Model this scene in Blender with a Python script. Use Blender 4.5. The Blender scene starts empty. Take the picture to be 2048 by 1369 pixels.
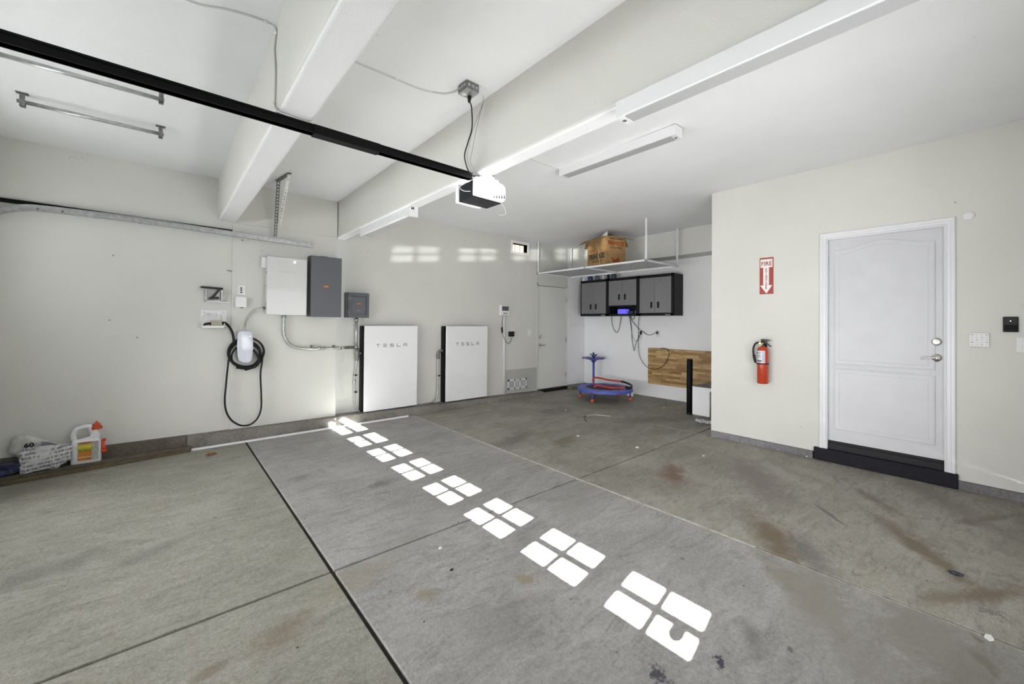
import bpy, bmesh, math, random
from mathutils import Vector, Matrix, noise
random.seed(7)
PI = math.pi
S = bpy.context.scene
COL = S.collection
# ------------------------------------------------------------------ camera
FPX, CXP, CYP = 805.6975, 1024.0, 638.67
YAW, PITCH, ROLL = 0.8585450639767085, -0.00881975565379738, 0.008650524711459212
H = 1.373
def _rot():
    cy, sy = math.cos(YAW), math.sin(YAW)
    cp, sp = math.cos(PITCH), math.sin(PITCH)
    cr, sr = math.cos(ROLL), math.sin(ROLL)
    R0 = Matrix(((sy, -cy, 0), (0, 0, -1), (cy, sy, 0)))
    Rp = Matrix(((1, 0, 0), (0, cp, -sp), (0, sp, cp)))
    Rr = Matrix(((cr, -sr, 0), (sr, cr, 0), (0, 0, 1)))
    return Rr @ Rp @ R0
RC = _rot()
cam = bpy.data.cameras.new('camera'); camo = bpy.data.objects.new('camera', cam); COL.objects.link(camo)
cam.sensor_width = 36; cam.lens = FPX / 2048 * 36
cam.shift_y = (CYP - 684.5) / 2048
cam.clip_start = 0.02
Rt = RC.transposed()
cx_, cy_, cz_ = Rt.col[0], Rt.col[1], Rt.col[2]
M = Matrix.Identity(4)
for i in range(3):
    M[i][0] = cx_[i]; M[i][1] = -cy_[i]; M[i][2] = -cz_[i]
M[2][3] = H
camo.matrix_world = M
S.camera = camo
# measured points of the photograph meet real planes of the room
def ray(x, y): return Rt @ Vector(((x - CXP) / FPX, (y - CYP) / FPX, 1))
def A(x, y, Y): d = ray(x, y); d = d * (Y / d.y); d.z += H; return d
def B(x, y, X): d = ray(x, y); d = d * (X / d.x); d.z += H; return d
def Z(x, y, z): d = ray(x, y); d = d * ((z - H) / d.z); d.z += H; return d
# ------------------------------------------------------------------ light
S.view_settings.view_transform = 'Standard'; S.view_settings.look = 'None'
S.view_settings.gamma = 1; S.view_settings.use_curve_mapping = False
S.view_settings.exposure = 1.0
w = bpy.data.worlds.new('sky'); S.world = w; w.use_nodes = True
bg = w.node_tree.nodes['Background']
bg.inputs[0].default_value = (0.78, 0.87, 1.0, 1); bg.inputs[1].default_value = 1.5
SUN = Vector((0.373, 0.067, -0.2375)).normalized()
def light(name, kind, loc, direction=None, **kw):
    l = bpy.data.lights.new(name, kind); o = bpy.data.objects.new(name, l); COL.objects.link(o); o.location = loc
    if direction is not None: o.rotation_euler = Vector(direction).to_track_quat('-Z', 'Y').to_euler()
    for k, v in kw.items(): setattr(l, k, v)
    return o
light('sun', 'SUN', (-6, 0, 6), SUN, energy=125, angle=0.006, color=(1, .985, .965))
light('sun_glint', 'SUN', (-6, 1, 1), Vector((1.93, 1.0, 0.225)), energy=2.1, angle=0.012, color=(1, .98, .95))
XD = -1.2                                     # plane of the garage door
WINY = [0.467 + 0.606 * i for i in range(8)]
for y in WINY:
    light('window_daylight', 'AREA', (XD + .03, y, 1.93), (1, 0, -.05), shape='RECTANGLE', size=.42, size_y=.235, energy=1.5, color=(.93, .96, 1))
light('door_side_fill', 'AREA', (XD + .06, 2.5, .65), (1, 0, .0), shape='RECTANGLE', size=4.4, size_y=1.1, energy=28, spread=math.radians(105), color=(.985, .99, 1))  # added fill lamp inside the closed door, lifts the general brightness
light('side_fill', 'AREA', (3.0, -.86, 1.25), (.35, 1, .10), shape='RECTANGLE', size=4.4, size_y=1.8, energy=46, spread=math.radians(130), color=(.98, .99, 1))  # added fill lamp before the windowless side wall
# ------------------------------------------------------------------ materials
MATS = {}
def nodes(name):
    m = bpy.data.materials.new(name); m.use_nodes = True
    nt = m.node_tree; b = nt.nodes['Principled BSDF']
    MATS[name] = m
    return m, nt, b
def N(nt, t, **kw):
    n = nt.nodes.new(t)
    for k, v in kw.items():
        if isinstance(k, str) and hasattr(n, k): setattr(n, k, v)
        else: n.inputs[k].default_value = v
    return n
def inp(n, **kw):
    for k, v in kw.items(): n.inputs[k.replace('_', ' ')].default_value = v
    return n
def mat(name, col, rough=.5, metal=0, bump=0, bscale=200, var=0, vscale=8, spec=None, emis=None, estr=0, trans=0, coat=0, alpha=None):
    if name in MATS: return MATS[name]
    m, nt, b = nodes(name)
    b.inputs['Base Color'].default_value = (*col, 1); b.inputs['Roughness'].default_value = rough; b.inputs['Metallic'].default_value = metal
    if spec is not None: b.inputs['Specular IOR Level'].default_value = spec
    if coat: b.inputs['Coat Weight'].default_value = coat; b.inputs['Coat Roughness'].default_value = .03
    if emis: b.inputs['Emission Color'].default_value = (*emis, 1); b.inputs['Emission Strength'].default_value = estr
    if trans: b.inputs['Transmission Weight'].default_value = trans
    tc = N(nt, 'ShaderNodeTexCoord')
    n1 = N(nt, 'ShaderNodeTexNoise'); inp(n1, Scale=vscale, Detail=5); nt.links.new(tc.outputs['Object'], n1.inputs['Vector'])
    mx = N(nt, 'ShaderNodeMix', data_type='RGBA', blend_type='MULTIPLY')
    mx.inputs[0].default_value = 1
    cr = N(nt, 'ShaderNodeMapRange'); cr.inputs[1].default_value = .3; cr.inputs[2].default_value = .7
    v = max(var, .02)
    cr.inputs[3].default_value = 1 - v; cr.inputs[4].default_value = 1 + v * .3
    nt.links.new(n1.outputs[0], cr.inputs[0])
    mx.inputs[6].default_value = (*col, 1); nt.links.new(cr.outputs[0], mx.inputs[7]); nt.links.new(mx.outputs[2], b.inputs['Base Color'])
    if bump:
        n2 = N(nt, 'ShaderNodeTexNoise'); inp(n2, Scale=bscale, Detail=3); nt.links.new(tc.outputs['Object'], n2.inputs['Vector'])
        bp = N(nt, 'ShaderNodeBump'); inp(bp, Strength=bump, Distance=.004); nt.links.new(n2.outputs[0], bp.inputs['Height']); nt.links.new(bp.outputs[0], b.inputs['Normal'])
    return m
def paint(name, col, speck=.5, bump=.25, bscale=110, rough=.75, scuff=0.0):
    """painted drywall with orange-peel texture, broad unevenness and small nicks"""
    m, nt, b = nodes(name); L = nt.links.new
    b.inputs['Roughness'].default_value = rough; b.inputs['Specular IOR Level'].default_value = .25
    tc = N(nt, 'ShaderNodeTexCoord'); g = N(nt, 'ShaderNodeNewGeometry')
    P = g.outputs['Position']
    n1 = N(nt, 'ShaderNodeTexNoise'); inp(n1, Scale=.9, Detail=4); L(P, n1.inputs['Vector'])
    r1 = N(nt, 'ShaderNodeMapRange'); r1.inputs[1].default_value = .3; r1.inputs[2].default_value = .7; r1.inputs[3].default_value = .95; r1.inputs[4].default_value = 1.03; L(n1.outputs[0], r1.inputs[0])
    mx = N(nt, 'ShaderNodeMix', data_type='RGBA', blend_type='MULTIPLY'); mx.inputs[0].default_value = 1
    mx.inputs[6].default_value = (*col, 1); L(r1.outputs[0], mx.inputs[7])
    vo = N(nt, 'ShaderNodeTexVoronoi', feature='F1'); inp(vo, Scale=5.5); L(P, vo.inputs['Vector'])
    lt = N(nt, 'ShaderNodeMath', operation='LESS_THAN'); lt.inputs[1].default_value = .05; L(vo.outputs['Distance'], lt.inputs[0])
    sx = N(nt, 'ShaderNodeSeparateColor'); L(vo.outputs['Color'], sx.inputs[0])
    gt = N(nt, 'ShaderNodeMath', operation='GREATER_THAN'); gt.inputs[1].default_value = .72; L(sx.outputs[0], gt.inputs[0])
    mu = N(nt, 'ShaderNodeMath', operation='MULTIPLY'); L(lt.outputs[0], mu.inputs[0]); L(gt.outputs[0], mu.inputs[1])
    mu2 = N(nt, 'ShaderNodeMath', operation='MULTIPLY'); L(mu.outputs[0], mu2.inputs[0]); mu2.inputs[1].default_value = speck
    mx2 = N(nt, 'ShaderNodeMix', data_type='RGBA'); L(mu2.outputs[0], mx2.inputs[0]); L(mx.outputs[2], mx2.inputs[6]); mx2.inputs[7].default_value = (.18, .17, .15, 1)
    last = mx2.outputs[2]
    if scuff:
        n3 = N(nt, 'ShaderNodeTexNoise'); inp(n3, Scale=3.0, Detail=9, Roughness=.75, Distortion=1.2); L(P, n3.inputs['Vector'])
        r3 = N(nt, 'ShaderNodeMapRange'); r3.inputs[1].default_value = .66; r3.inputs[2].default_value = .74; r3.inputs[4].default_value = scuff; L(n3.outputs[0], r3.inputs[0])
        mx3 = N(nt, 'ShaderNodeMix', data_type='RGBA'); L(r3.outputs[0], mx3.inputs[0]); L(last, mx3.inputs[6]); mx3.inputs[7].default_value = (.3, .29, .26, 1)
        last = mx3.outputs[2]
    L(last, b.inputs['Base Color'])
    n2 = N(nt, 'ShaderNodeTexNoise'); inp(n2, Scale=bscale, Detail=2); L(P, n2.inputs['Vector'])
    bp = N(nt, 'ShaderNodeBump'); inp(bp, Strength=bump, Distance=.004); L(n2.outputs[0], bp.inputs['Height']); L(bp.outputs[0], b.inputs['Normal'])
    return m
WALL = paint('greige wall paint', (.65, .648, .605), .6, .3, scuff=.25)
WALLD = paint('greige patch paint', (.44, .44, .42), .3, .3)
CEIL = paint('white ceiling paint', (.86, .86, .87), .12, .5, 140)
WALLW = paint('cool white wall paint', (.88, .88, .89), .5, .2, scuff=.3)
TRIM = mat('white gloss trim paint', (.72, .72, .735), .35, var=.03)
DOORP = mat('white door paint', (.60, .60, .625), .42, bump=.1, bscale=60, var=.05, vscale=5)
METALW = mat('white enamelled metal', (.75, .75, .76), .35)
DIFF = mat('acrylic diffuser', (.42, .42, .425), .3)
GALV = mat('galvanised steel', (.50, .51, .51), .38, .85, var=.25, vscale=30)
GALVD = mat('dull galvanised steel', (.24, .24, .235), .5, .6, var=.4, vscale=50)
CHROME = mat('satin nickel', (.62, .60, .56), .25, 1.0)
BLACK = mat('black powder coat', (.003, .003, .0035), .5, spec=.15)
BLACKR = mat('black rubber', (.007, .007, .008), .5, spec=.3)
BLACKP = mat('black plastic', (.010, .010, .012), .4, spec=.3)
NAVYB = mat('blue black painted wood', (.010, .0095, .016), .55, spec=.2, var=.3, vscale=20, bump=.3, bscale=60)
GREY = mat('grey enclosure enamel', (.095, .10, .115), .42, var=.05)
GREYD = mat('dark grey side enamel', (.03, .031, .035), .45)
PWHITE = mat('gloss white battery cover', (.80, .80, .81), .12, coat=.6)
GWHITE = mat('gloss white gateway cover', (.62, .62, .61), .32, coat=.30)
PLASW = mat('white plastic', (.74, .74, .74), .35)
PLASB = mat('bluish white plastic', (.66, .67, .76), .2, coat=.5)
INK = mat('dark grey ink', (.12, .12, .125), .5)
INKL = mat('pale grey ink', (.48, .48, .48), .4)
REDP = mat('extinguisher red', (.43, .045, .015), .25, coat=.4)
REDS = mat('sign red', (.34, .045, .035), .45)
SIGNW = mat('sign white', (.8, .78, .76), .45)
ORNG = mat('orange badge', (.42, .09, .03), .5)
CARD = mat('cardboard', (.36, .215, .085), .85, var=.25, vscale=14, bump=.2, bscale=40)
CARDI = mat('cardboard inside', (.30, .19, .08), .85, var=.15, vscale=14)
BLUE = mat('blue plastic', (.05, .065, .38), .35, var=.1)
BLUEP = mat('periwinkle pad', (.10, .13, .50), .45, var=.15)
DBLUE = mat('dark blue plastic', (.03, .035, .17), .4)
REDT = mat('red foam', (.50, .05, .035), .5)
ORF = mat('orange rubber foot', (.55, .10, .02), .5)
CABK = mat('black cabinet steel', (.008, .008, .009), .5, spec=.25)
YELL = mat('yellow plastic', (.6, .5, .06), .4)
# diamond plate cabinet doors
def tread():
    m, nt, b = nodes('grey tread plate'); L = nt.links.new
    b.inputs['Roughness'].default_value = .42; b.inputs['Metallic'].default_value = .35
    g = N(nt, 'ShaderNodeNewGeometry'); sp = N(nt, 'ShaderNodeSeparateXYZ'); L(g.outputs['Position'], sp.inputs[0])
    def mth(op, a, c):
        n = N(nt, 'ShaderNodeMath', operation=op)
        for i, v in enumerate((a, c)):
            if v is None: continue
            if isinstance(v, (int, float)): n.inputs[i].default_value = v
            else: L(v, n.inputs[i])
        return n.outputs[0]
    u = mth('MULTIPLY', mth('ADD', sp.outputs[1], sp.outputs[2]), 170.0)
    v = mth('MULTIPLY', mth('SUBTRACT', sp.outputs[1], sp.outputs[2]), 62.0)
    p = mth('MULTIPLY', mth('SINE', u, None), mth('SINE', v, None))
    r = N(nt, 'ShaderNodeMapRange'); r.inputs[1].default_value = .0; r.inputs[2].default_value = .8; L(p, r.inputs[0])
    mx = N(nt, 'ShaderNodeMix', data_type='RGBA'); L(r.outputs[0], mx.inputs[0]); mx.inputs[6].default_value = (.165, .163, .172, 1); mx.inputs[7].default_value = (.36, .355, .365, 1)
    L(mx.outputs[2], b.inputs['Base Color'])
    bp = N(nt, 'ShaderNodeBump'); inp(bp, Strength=.5, Distance=.002); L(p, bp.inputs['Height']); L(bp.outputs[0], b.inputs['Normal'])
    return m
TREAD = tread()
def butcher():
    m, nt, b = nodes('butcher block maple'); L = nt.links.new
    b.inputs['Roughness'].default_value = .4
    g = N(nt, 'ShaderNodeNewGeometry'); mp = N(nt, 'ShaderNodeMapping'); L(g.outputs['Position'], mp.inputs[0])
    mp.inputs['Rotation'].default_value = (0, PI / 2, PI / 2)
    sp = N(nt, 'ShaderNodeSeparateXYZ'); L(g.outputs['Position'], sp.inputs[0])
    cb = N(nt, 'ShaderNodeCombineXYZ'); L(sp.outputs[1], cb.inputs[0]); L(sp.outputs[2], cb.inputs[1])
    n = N(nt, 'ShaderNodeTexNoise'); inp(n, Scale=6, Detail=8, Roughness=.65)
    m2 = N(nt, 'ShaderNodeMapping'); m2.inputs['Scale'].default_value = (1, 9, 1); L(cb.outputs[0], m2.inputs[0]); L(m2.outputs[0], n.inputs['Vector'])
    oi = N(nt, 'ShaderNodeObjectInfo')
    cr = N(nt, 'ShaderNodeValToRGB'); cr.color_ramp.elements[0].position = .30; cr.color_ramp.elements[0].color = (.25, .13, .04, 1); cr.color_ramp.elements[1].position = .70; cr.color_ramp.elements[1].color = (.56, .38, .17, 1)
    ad = N(nt, 'ShaderNodeMath', operation='MULTIPLY_ADD'); L(oi.outputs['Random'], ad.inputs[0]); ad.inputs[1].default_value = .42; L(n.outputs[0], ad.inputs[2])
    su = N(nt, 'ShaderNodeMath', operation='SUBTRACT'); L(ad.outputs[0], su.inputs[0]); su.inputs[1].default_value = .21
    L(su.outputs[0], cr.inputs[0]); L(cr.outputs[0], b.inputs['Base Color'])
    return m
WOOD = butcher()
def concrete(name, base, dark, light_, bump=.6, stains=(), warm=None, streak=None):
    m, nt, b = nodes(name); L = nt.links.new
    b.inputs['Roughness'].default_value = .62; b.inputs['Specular IOR Level'].default_value = .35
    g = N(nt, 'ShaderNodeNewGeometry'); P = g.outputs['Position']
    def nz(scale, det, rough=.6, dist=0, vec=P):
        n = N(nt, 'ShaderNodeTexNoise'); inp(n, Scale=scale, Detail=det, Roughness=rough, Distortion=dist); L(vec, n.inputs['Vector']); return n.outputs[0]
    def rng(v, a, c, d=0., e=1.):
        r = N(nt, 'ShaderNodeMapRange'); r.inputs[1].default_value = a; r.inputs[2].default_value = c; r.inputs[3].default_value = d; r.inputs[4].default_value = e; L(v, r.inputs[0]); return r.outputs[0]
    def mix(f, a, c, mode='MIX'):
        n = N(nt, 'ShaderNodeMix', data_type='RGBA', blend_type=mode)
        for i, v in ((0, f), (6, a), (7, c)):
            if isinstance(v, (int, float)): n.inputs[i].default_value = v
            elif isinstance(v, tuple): n.inputs[i].default_value = (*v, 1)
            else: L(v, n.inputs[i])
        return n.outputs[2]
    def mul(a, c):
        n = N(nt, 'ShaderNodeMath', operation='MULTIPLY')
        for i, v in enumerate((a, c)):
            if isinstance(v, (int, float)): n.inputs[i].default_value = v
            else: L(v, n.inputs[i])
        return n.outputs[0]
    col = mix(rng(nz(1.3, 7, .68, .9), .40, .62), dark, base)
    mp = N(nt, 'ShaderNodeMapping'); mp.inputs['Rotation'].default_value = (0, 0, .35); mp.inputs['Scale'].default_value = (1.0, 3.2, 1); L(P, mp.inputs[0])
    col = mix(mul(rng(nz(2.6, 10, .72, 1.0, mp.outputs[0]), .48, .72), .65), col, light_)
    col = mix(mul(rng(nz(2.9, 12, .78, 1.6, mp.outputs[0]), .49, .63), .72), col, tuple(c * .60 for c in dark))
    col = mix(mul(rng(nz(7.5, 12, .8, .8, mp.outputs[0]), .54, .70), .42), col, tuple(min(1, c * 1.12) for c in light_))
    col = mix(mul(rng(nz(16, 6, .8), .60, .72), .38), col, tuple(c * .55 for c in dark))
    col = mix(rng(nz(150, 3, .7), .3, .7, .50, 0.), col, tuple(c * .38 for c in dark))
    col = mix(rng(nz(48, 8, .8), .42, .62, 0., .28), col, tuple(min(1, c * 1.2) for c in light_))
    col = mix(rng(nz(33, 8, .85, .3), .52, .66, 0., .45), col, tuple(c * .5 for c in dark))
    vo = N(nt, 'ShaderNodeTexVoronoi'); inp(vo, Scale=9.); L(P, vo.inputs['Vector'])
    sx = N(nt, 'ShaderNodeSeparateColor'); L(vo.outputs['Color'], sx.inputs[0])
    col = mix(mul(mul(rng(vo.outputs['Distance'], .045, .075, 1., 0.), rng(sx.outputs[0], .70, .72)), .7), col, tuple(c * .25 for c in dark))
    nn = nz(4.5, 10, .78, .6)
    nf = nz(45, 4, .7)
    for (x, y, rx, ry, rot, c, st, soft, hard) in stains:
        mp = N(nt, 'ShaderNodeMapping', vector_type='TEXTURE'); mp.inputs['Location'].default_value = (x, y, 0); mp.inputs['Rotation'].default_value = (0, 0, rot); mp.inputs['Scale'].default_value = (rx, ry, 1)
        L(P, mp.inputs[0])
        sp = N(nt, 'ShaderNodeSeparateXYZ'); L(mp.outputs[0], sp.inputs[0]); cb = N(nt, 'ShaderNodeCombineXYZ'); L(sp.outputs[0], cb.inputs[0]); L(sp.outputs[1], cb.inputs[1])
        ln = N(nt, 'ShaderNodeVectorMath', operation='LENGTH'); L(cb.outputs[0], ln.inputs[0])
        ad = N(nt, 'ShaderNodeMath', operation='MULTIPLY_ADD'); L(nn if not hard else nf, ad.inputs[0]); ad.inputs[1].default_value = 3.4 if not hard else 3.2; L(ln.outputs['Value'], ad.inputs[2])
        lo = 2.1 if not hard else 1.9
        if not hard: soft = soft * 1.9
        col = mix(mul(rng(ad.outputs[0], lo, lo + soft, 1., 0.), st), col, c)
    L(col, b.inputs['Base Color'])
    hb = N(nt, 'ShaderNodeMath', operation='ADD'); L(nz(70, 8, .8), hb.inputs[0]); L(mul(nz(4, 8, .7, 1.), 2.0), hb.inputs[1])
    bp = N(nt, 'ShaderNodeBump'); inp(bp, Strength=bump, Distance=.009); L(hb.outputs[0], bp.inputs['Height']); L(bp.outputs[0], b.inputs['Normal'])
    return m
def st(px, py, rx, ry, rot, c, s, soft=.5, hard=False):
    p = Z(px, py, 0); return (p.x, p.y, rx, ry, rot, c, s, soft, hard)
BRN = (.15, .115, .075); DKG = (.14, .135, .125); DK = (.10, .095, .085); PUR = (.035, .032, .055); TAN = (.26, .215, .14)
ST1 = [st(110, 1135, .30, .11, .2, DKG, .6), st(290, 1110, .25, .06, .5, DKG, .45), st(760, 968, .16, .10, .3, DKG, .75, .25), st(600, 955, .10, .06, .6, DKG, .5),
       st(560, 1270, .13, .09, .3, BRN, .6), st(420, 1345, .06, .03, .3, BRN, .6), st(1050, 1160, .05, .10, .4, TAN, .75, .2), st(855, 1190, .07, .10, .5, TAN, .6, .2), st(710, 1160, .2, .1, .2, TAN, .35),
       st(1000, 1290, .35, .18, .3, (.24, .21, .18), .4), st(60, 985, .5, .08, .15, (.27, .25, .18), .5)]
ST2 = [st(1440, 1325, .07, .04, .6, PUR, .95, .25, True), st(1318, 1352, .07, .05, 1.2, PUR, .9, .5, True), st(1385, 1292, .05, .04, .3, (.45, .45, .5), .7, .2, True), st(1580, 1300, .04, .02, .3, DK, .8, .3, True),
       st(1365, 1118, .03, .025, .3, DKG, .8, .2), st(1560, 1150, .2, .08, .7, BRN, .4), st(1970, 1325, .07, .035, .7, (.12, .095, .05), .8, .25), st(1955, 1280, .06, .03, .5, (.10, .08, .045), .8, .25),
       st(1500, 1270, .12, .05, .6, DKG, .6), st(1005, 1240, .2, .2, 0, DKG, .3), st(1990, 1350, .05, .02, .4, (.13, .10, .06), .8, .2)]
ST2 += [st(1900, 1300, .5, .25, .6, (.20, .185, .155), .75), st(1700, 1280, .6, .2, .6, (.22, .205, .175), .6), st(1150, 1010, .3, .12, .4, (.24, .23, .21), .5), st(800, 1090, .4, .15, .4, (.25, .24, .22), .45), st(1620, 1180, .3, .12, .6, (.22, .20, .17), .6)]
ST3 = [st(1545, 1075, .34, .10, .62, BRN, 0.95), st(1620, 1110, .2, .08, .62, DKG, 0.81), st(1830, 1090, .42, .07, .60, (.16, .13, 0.09), 0.94), st(1660, 1030, .17, .02, .75, DKG, 0.95, .3), st(1750, 1000, .22, .05, .7, BRN, 0.68),
       st(1345, 948, .28, .10, .5, (.17, .11, 0.08), 0.94), st(1970, 1190, .05, .35, 1.0, BRN, 0.81), st(1975, 1040, .04, .35, 1.1, BRN, 0.61), st(1985, 1225, .07, .1, 1.0, DK, .6, .3, True), st(1030, 880, .42, .13, .4, DKG, 0.81),
       st(1130, 885, .25, .1, .4, BRN, 0.68), st(1100, 825, .3, .2, .4, (.15, .14, 0.16), 0.68), st(1310, 840, .6, .2, -.5, (.14, .13, 0.15), 0.68), st(1520, 960, .5, .15, .6, (.19, .16, 0.15), 0.81), st(1900, 1010, .5, .1, .6, (.20, .175, 0.16), 0.68)]
CON_L = concrete('grey worn concrete', (.335, .325, .275), (.245, .236, .192), (.43, .42, .37), stains=ST1)
CON_M = concrete('pale grey concrete', (.40, .392, .375), (.29, .28, .265), (.47, .465, .45), stains=ST2 + ST1[2:4] + ST1[6:9])
CON_R = concrete('brown stained concrete', (.39, .368, .312), (.24, .222, .18), (.46, .44, .395), stains=ST3)
CURB = concrete('curb concrete', (.27, .255, .225), (.17, .155, .13), (.36, .34, .31), .8)
CURBD = concrete('dark curb concrete', (.15, .13, .095), (.09, .075, .05), (.24, .22, .18), .8)  # darker concrete for the front curb and its ledge
CURBP = concrete('purplish curb concrete', (.30, .29, .30), (.21, .20, .205), (.40, .39, .40), .9)
JOINT = mat('joint dirt', (.03, .025, .02), .9, var=.4, vscale=20)
CAULK = mat('joint caulk', (.50, .47, .42), .8, var=.4, vscale=15, bump=.5, bscale=40)
GRATE = mat('brown grate slats', (.12, .088, .045), .7, var=.4, vscale=12)
# ------------------------------------------------------------------ mesh helpers
def V(*a): return Vector(a)
def wloc(o):
    v = Vector((0, 0, 0))
    while o is not None: v += o.location; o = o.parent
    return v
def tag(o, label=None, cat=None, group=None, kind=None):
    if label: o['label'] = label
    if cat: o['category'] = cat
    if group: o['group'] = group
    if kind: o['kind'] = kind
    return o
def thing(name, loc, label, cat, group=None, kind=None):
    o = bpy.data.objects.new(name, None); COL.objects.link(o); o.location = Vector(loc); o.empty_display_size = .05
    return tag(o, label, cat, group, kind)
def struct_root(name, loc):
    o = bpy.data.objects.new(name, None); COL.objects.link(o); o.location = Vector(loc); o['kind'] = 'structure'; return o
SPLITN = {'side_screws': 'side_screw', 'hinge_pins': 'hinge_pin', 'couplings': 'coupling', 'screws': 'screw', 'staples': 'staple', 'bolts': 'bolt', 'knockouts': 'knockout', 'lens_slots': 'lens_slot', 'socket': 'socket', 'lever': 'lever'}
def islands(bm):
    bm.verts.ensure_lookup_table(); bm.verts.index_update(); seen = set(); out = []
    for v in bm.verts:
        if v.index in seen: continue
        st_ = [v]; seen.add(v.index); isl = []
        while st_:
            a = st_.pop(); isl.append(a.index)
            for e in a.link_edges:
                c = e.other_vert(a)
                if c.index not in seen: seen.add(c.index); st_.append(c)
        out.append(set(isl))
    return out
def obj(name, bm, m, parent=None, **kw):
    if name in SPLITN and parent is not None:
        isl = islands(bm)
        if len(isl) > 1:
            for I in isl:
                c = bm.copy(); c.verts.ensure_lookup_table(); bmesh.ops.delete(c, geom=[v for v in c.verts if v.index not in I], context='VERTS'); o = obj0(SPLITN[name], c, m, parent, **kw)
            bm.free(); return o
        name = SPLITN[name]
    return obj0(name, bm, m, parent, **kw)
def obj0(name, bm, m, parent=None, smooth=False, bevel=0, seg=2, kind=None, label=None, auto=None):
    mats = m if isinstance(m, (list, tuple)) else [m]
    if bevel:
        bmesh.ops.remove_doubles(bm, verts=bm.verts, dist=1e-6)
        es = [e for e in bm.edges if len(e.link_faces) == 2 and e.calc_face_angle(0) > .6]
        bmesh.ops.bevel(bm, geom=es, offset=bevel, segments=seg, affect='EDGES', profile=.5, clamp_overlap=True)
    if bm.verts:
        if parent is not None: off = wloc(parent)
        else:
            xs = [v.co.x for v in bm.verts]; ys = [v.co.y for v in bm.verts]; zs = [v.co.z for v in bm.verts]
            off = Vector(((min(xs) + max(xs)) / 2, (min(ys) + max(ys)) / 2, min(zs)))
        for v in bm.verts: v.co -= off
    me = bpy.data.meshes.new(name); bm.normal_update()
    if smooth:
        for f in bm.faces: f.smooth = True
        for e in bm.edges:
            if len(e.link_faces) == 2 and e.calc_face_angle(0) > .7: e.smooth = False
    bm.to_mesh(me); bm.free()
    for q in mats: me.materials.append(q)
    o = bpy.data.objects.new(name, me); COL.objects.link(o)
    if parent is not None: o.parent = parent
    else: o.location = off
    if kind: o['kind'] = kind
    if label: o['label'] = label
    return o
def bx(bm, x0, x1, y0, y1, z0, z1, mi=0):
    vs = [bm.verts.new((x, y, z)) for x in (x0, x1) for y in (y0, y1) for z in (z0, z1)]
    for f in ((0, 1, 3, 2), (4, 6, 7, 5), (0, 4, 5, 1), (2, 3, 7, 6), (0, 2, 6, 4), (1, 5, 7, 3)):
        bm.faces.new([vs[i] for i in f]).material_index = mi
    return bm
def box(*a): return bx(bmesh.new(), *a)
def hexa(p, q):
    """solid between quad p and quad q (4 points each, same winding)"""
    bm = bmesh.new(); a = [bm.verts.new(v) for v in p]; b = [bm.verts.new(v) for v in q]
    bm.faces.new(a); bm.faces.new(b[::-1])
    for i in range(4): bm.faces.new((a[i], b[i], b[(i + 1) % 4], a[(i + 1) % 4]))
    bmesh.ops.recalc_face_normals(bm, faces=bm.faces); return bm
def prism(bm, pts, d, mi=0):
    """polygon pts (3D) extruded by vector d"""
    a = [bm.verts.new(v) for v in pts]; b = [bm.verts.new(Vector(v) + Vector(d)) for v in pts]; n = len(pts)
    fs = [bm.faces.new(a), bm.faces.new(b[::-1])]
    for i in range(n): fs.append(bm.faces.new((a[i], b[i], b[(i + 1) % n], a[(i + 1) % n])))
    for f in fs: f.material_index = mi
    bmesh.ops.recalc_face_normals(bm, faces=fs); return bm
def spline(pts, n=8):
    pts = [Vector(p) for p in pts]
    if len(pts) < 3: return pts
    P = [pts[0] * 2 - pts[1]] + pts + [pts[-1] * 2 - pts[-2]]; out = []
    for i in range(1, len(P) - 2):
        for k in range(n):
            t = k / n; a, b, c, d = P[i - 1], P[i], P[i + 1], P[i + 2]
            out.append(.5 * ((2 * b) + (c - a) * t + (2 * a - 5 * b + 4 * c - d) * t * t + (3 * b - a - 3 * c + d) * t ** 3))
    out.append(pts[-1]); return out
def tube(bm, pts, r, seg=8, closed=False, mi=0, caps=True):
    pts = [Vector(p) for p in pts]; n = len(pts); rings = []; up = None
    for i, p in enumerate(pts):
        if closed: t = pts[(i + 1) % n] - pts[i - 1]
        else: t = pts[min(i + 1, n - 1)] - pts[max(i - 1, 0)]
        t.normalize()
        if up is None:
            up = Vector((0, 0, 1)) if abs(t.z) < .9 else Vector((1, 0, 0))
        s = t.cross(up); s.normalize(); up = s.cross(t); up.normalize()
        rr = r[i] if isinstance(r, (list, tuple)) else r
        rings.append([bm.verts.new(p + (s * math.cos(2 * PI * k / seg) + up * math.sin(2 * PI * k / seg)) * rr) for k in range(seg)])
    m = n if closed else n - 1
    for i in range(m):
        a, b = rings[i], rings[(i + 1) % n]
        for k in range(seg):
            f = bm.faces.new((a[k], a[(k + 1) % seg], b[(k + 1) % seg], b[k])); f.material_index = mi; f.smooth = True
    if not closed and caps:
        bm.faces.new(rings[0][::-1]).material_index = mi; bm.faces.new(rings[-1]).material_index = mi
    return bm
def cyl(bm, p0, p1, r, seg=20, mi=0, r1=None): return tube(bm, [p0, p1], [r, r if r1 is None else r1], seg, mi=mi)
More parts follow.
